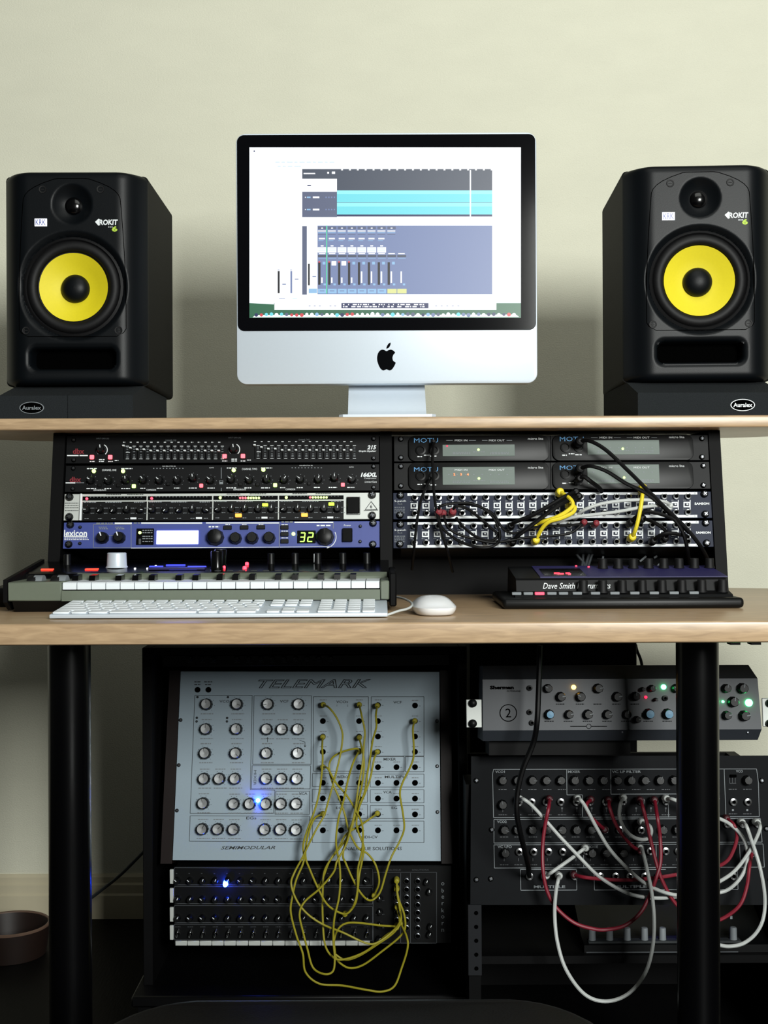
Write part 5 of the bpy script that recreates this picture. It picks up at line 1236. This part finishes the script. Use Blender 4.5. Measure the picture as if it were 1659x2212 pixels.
mc('red cable running nearly level between the two multiples', [(1240, 1890), (1262, 1895), (1300, 1899), (1350, 1901), (1410, 1897), (1470, 1888), (1530, 1878), (1568, 1862), (1585, 1835), (1592, 1805), (1585, 1782), (1570, 1768)], M_cred, GR, .036)
# --- sloped filter unit
FF = Face(W(1340, 1578, 1.872), math.radians(7))
r = thing('filter_unit', 'grey steel filter unit with dark knobs and coloured lamps, marked with a circled 2', 'audio processor', FF.O, FF.rot); f = FF
M_fl = mat('grey_steel_shell', (46, 50, 56), .45, metal=.1, noise=.06, nscale=200)
q = lambda px, py: f.uv(px, py)
L0, L1, R1, R0 = q(1043, 1578), q(1042.5, 1468), q(1636.5, 1468), q(1645.5, 1578)
sh = MB()
prof_l = [(.012, q(1044, 1602)[1]), (-.0, L0[1]), (0, L1[1]), (.035, q(1042, 1440)[1]+.001), (.11, q(1042, 1440)[1]+.001), (.11, q(1044, 1602)[1])]
xsL = [q(1045, 1602)[0], L0[0], L1[0], q(1042, 1431)[0]+.004, L1[0]+.004, L0[0]]
xsR = [q(1642, 1602)[0], R0[0], R1[0], q(1625, 1431)[0]+.004, R1[0]-.004, R0[0]]
n = len(prof_l); vs = [(xsL[i], *prof_l[i]) for i in range(n)] + [(xsR[i], *prof_l[i]) for i in range(n)]
sh.add(vs, [tuple(range(n)), tuple(reversed(range(n, 2*n)))] + [(i, i+n, (i+1) % n+n, (i+1) % n) for i in range(n)]).build('shell', M_fl, r, smooth=False)
k = Ink(f)
k.text('Sherman', 1084, 1485, w=52, h=8, bold=.06).text('FILTERBANK', 1110, 1493, w=30, h=3.5).arc(1098, 1540, 18, 0, 360, 1.8, n=30).text('2', 1098, 1540, h=19, bold=.0)
k.line(1232, 1569, 1266, 1569, 1.5).line(1278, 1569, 1311, 1569, 1.5).arc(1272, 1569, 5, 0, 360, 1).line(1462, 1569, 1480, 1569, 1.5)
for x in (1186, 1228, 1269, 1311, 1352, 1400, 1441): k.micro(x-10, x+10, 1558, 1.6)
for x in (1210, 1253, 1291, 1331, 1371): k.micro(x-9, x+9, 1521, 1.6)
k.done(r, [M_hole])
for x, y, rr_ in ((1183, 1487, 10), (1210.6, 1505, 11), (1253, 1505, 11), (1291, 1487, 11), (1331.7, 1505, 11), (1371.5, 1504, 10), (1387, 1489, 5), (1407, 1487, 8), (1459, 1487, 10), (1228.4, 1543, 10), (1269, 1543, 11), (1311, 1543, 10.5), (1352.8, 1543, 10), (1602, 1487, 12), (1567, 1487, 10), (1582, 1516, 12), (1568, 1545, 10), (1606, 1546, 12), (1520, 1487, 10), (1520, 1545, 10), (1415, 1511, 4), (1375, 1554, 8)):
    put_knob(f, r, x, y, rr_, random.choice([-60, 0, 10, 80]), .014, M_gry)
for x, y, rr_ in ((1186, 1543, 8), (1400.5, 1542, 9), (1441, 1542, 9)):
    o = put_knob(f, r, x, y, rr_+3, 0, .013, M_blk)
    MB().lathe([(rr_*f.px, .012), (rr_*f.px*.95, .0155), (.0001, .016)], 20).build('blue_cap', mat('pale_blue_knob_cap', (96, 142, 172), .5), o)
for x, y in ((1144, 1486), (1144, 1538), (1149, 1561), (1436, 1508)): put_jack(f, r, x, y, 6, M_blk, .5, .004)
for x, y in ((1073, 1590), (1345, 1592), (1617, 1593)): put_screw(f, r, x, y-10, 2.6, M_chrd, .002).location.y = .004
for x, y, rr_, m in ((1238.8, 1484.6, 5, L_ambw), (1433, 1484, 5.5, L_grn2), (1394.5, 1506, 3, L_reds), (1617, 1518, 8, L_grn2), (1561, 1515.5, 2.6, L_grn2)): put_led(f, r, x, y, rr_, m, h=.006)
for (a, b, c, d) in ((1008, 1511, 1041, 1572), (1650, 1508, 1684, 1570)):
    ua, va = f.uv(a, d); ub, vb_ = f.uv(c, b)
    e_ = MB().box(ua, ub, .004, .007, va, vb_, bev=.0008).build('rack_ear', M_slv, r)
    for y in (1519, 1563):
        u, v = f.uv((a+c)/2-3, y); MB().lathe([(.0062, -.004), (.0062, .001), (.004, .003), (.0001, .0035)], 14, M=Matrix.Translation((u, 0.0, v))).build('screw', M_blk, e_)
MB().box(q(1060, 1604)[0], q(1370, 1604)[0], .03, .10, q(1200, 1634)[1], q(1200, 1603)[1]).build('support_bar', M_case, r)
# thin black cable over the filter unit
c_ = cable('thin black cable hanging across the left end of the grey filter unit', None, [(1166, 1397, .03), (1165, 1440, .04), (1163, 1500, .045), (1160, 1560, .045), (1152, 1605, .04), (1132, 1650, .04), (1118, 1700, .05), (1116, 1750, .055), (1124, 1800, .055), (1134, 1840, .05), (1141, 1870, .035), (1143, 1892, .022)], .0042, M_cblk, face=FF, ends=(False, False), name='audio_cable') if False else None
loose('audio_cable', 'black cable hanging across the left end of the grey filter unit', 'cable', [(1166, 1394, 1.80), (1165, 1440, 1.80), (1163, 1500, 1.795), (1160, 1560, 1.79), (1152, 1605, 1.80), (1130, 1660, 1.80), (1118, 1710, 1.80), (1116, 1755, 1.80), (1124, 1800, 1.81), (1134, 1840, 1.83), (1141, 1870, 1.86), (1143, 1890, 1.90)], .0040, M_cblk)
loose('audio_cable', 'black cable against the bright wall right of the tower cabinet', 'cable', [(1373, 1392, 2.45), (1376, 1405, 2.45), (1384, 1425, 2.45), (1388, 1445, 2.45)], .003, M_cblk)
# --- drum machine below
DD = 1.93
D0 = W(1460, 2058, DD)
r = thing('drum_machine', 'dark drum machine with tall grey knobs and blue lamps, at lower right', 'drum machine', (D0.x, DD, D0.z-0.0))
dx = lambda px, y=0: (px-829.5)*(DD+y)/FPX - D0.x
MB().prism([(0, 0), (0, .012), (.03, .016), (.12, .055), (.15, .055), (.15, 0)], dx(1258), dx(1662), 'YZ').build('housing', M_blk, r, smooth=False)
MB().box(dx(1262), dx(1590), -.0012, -.0002, .0005, .0022).build('front_trim', M_dgry, r)
MB().box(dx(1268), dx(1600), .004, .020, .0125, .0165, bev=.001).build('knob_strip', M_drk, r)
for i, px in enumerate((1275, 1312.5, 1350.5, 1388, 1427, 1465, 1503, 1541, 1580)):
    MB().lathe([(.0058, 0), (.0055, .003), (.0052, .018), (.0045, .0195), (.0001, .0197)], 18, M=Matrix.Translation((dx(px, .012), .012, .0155)) @ Matrix.Rotation(-math.pi/2, 4, 'X')).build('knob', M_gry if i < 9 else M_blk, r)
for i, (px, py) in enumerate(((1414, 1961), (1437, 1961), (1461, 1963), (1470, 1997), (1575, 1999))):
    y = .115 if py < 1990 else .066
    z = (.016+(y-.03)*.4333)
    MB().box(dx(px-2.5, y), dx(px+2.5, y), y-.002, y+.002, z-.001, z+.0035).build('indicator_light' , L_blus if i < 4 else M_gry, r)
# --- chair seat at bottom
DC = 1.16
C0 = W(800, 2150, DC)
ch = thing('chair', 'black padded chair seat with a glossy edge, at the bottom of the picture', 'chair', (C0.x-.016, DC-.20, 0))
zt = C0.z
bm = bmesh.new(); bmesh.ops.create_cube(bm, size=1)
hwx = .235
for v in bm.verts: v.co = Vector((v.co.x*2*hwx, v.co.y*.42, zt-.03+v.co.z*.06))
bmesh.ops.bevel(bm, geom=[e for e in bm.edges if abs(e.verts[0].co.z-e.verts[1].co.z) > .01], offset=.09, segments=8, affect='EDGES', profile=.5)
bmesh.ops.bevel(bm, geom=[e for e in bm.edges if abs(e.verts[0].co.z-e.verts[1].co.z) < .001], offset=.018, segments=5, affect='EDGES', profile=.5)
bm.verts.index_update(); mb = MB(); mb.add([v.co[:] for v in bm.verts], [[v.index for v in f_.verts] for f_ in bm.faces]); bm.free()
for i, v in enumerate(mb.v):
    mb.v[i] = (v[0], v[1], v[2]-.010*(abs(v[0])/hwx)**3)
mb.build('seat_cushion', mat('black_leather', (3, 3, 4), .38, bump=.15, bscale=400, spec=.35), ch, angle=60)
MB().lathe([(.028, 0), (.028, -.20)], 24, M=Matrix.Translation((0, 0, .10)) @ Matrix.Rotation(math.pi/2, 4, 'X')).build('gas_column', M_blk, ch)
MB().box(-.09, .09, -.09, .09, zt-.085, zt-.0605, bev=.004).build('seat_plate', M_blk, ch)
for i in range(5):
    a = math.radians(72*i+18); Rz = Matrix.Rotation(a, 4, 'Z')
    lg = MB().prism([(0, .055), (0, .10), (.05, .10), (.27, .065), (.27, .05)], -.018, .018, 'YZ', M=Rz).build('leg', M_blk, ch, smooth=False)
    MB().lathe([(.025, -.01), (.025, .01)], 16, M=Rz @ Matrix.Translation((0, .25, .0255)) @ Matrix.Rotation(math.pi/2, 4, 'Z')).build('castor', M_rub, lg)
# --- round brown tub on the floor at the left edge
TB = W(22, 1997, 2.50)
tbt = thing('round_tub', 'shallow round brown tub on the floor at the left edge', 'tub', (TB.x, 2.50, 0))
hh = TB.z; R_ = .078; nn = 36; vs = []; fs = []
for (rr_, z) in ((R_*.9, .001), (R_, hh), (R_-.005, hh+.001), (R_*.9-.008, .008)):
    for i in range(nn): vs.append((rr_*math.cos(2*math.pi*i/nn), rr_*math.sin(2*math.pi*i/nn), z))
for j in range(3):
    for i in range(nn): fs.append((j*nn+i, j*nn+(i+1) % nn, (j+1)*nn+(i+1) % nn, (j+1)*nn+i))
fs.append(tuple(reversed(range(nn)))); fs.append(tuple(range(3*nn, 4*nn)))
MB().add(vs, fs).build('bowl', M_brown, tbt)
vs = []; fs = []
MB().tube([((R_-.002)*math.cos(2*math.pi*i/36), (R_-.002)*math.sin(2*math.pi*i/36), hh+.001)for i in range(37)] , .0032, 6).v and MB().tube([Vector(((R_-.002)*math.cos(2*math.pi*i/36), (R_-.002)*math.sin(2*math.pi*i/36), hh+.001)) for i in range(37)], .0032, 6).build('rim', mat('pale_wood_rim', (104, 82, 68), .5, noise=.15, nscale=40), tbt)
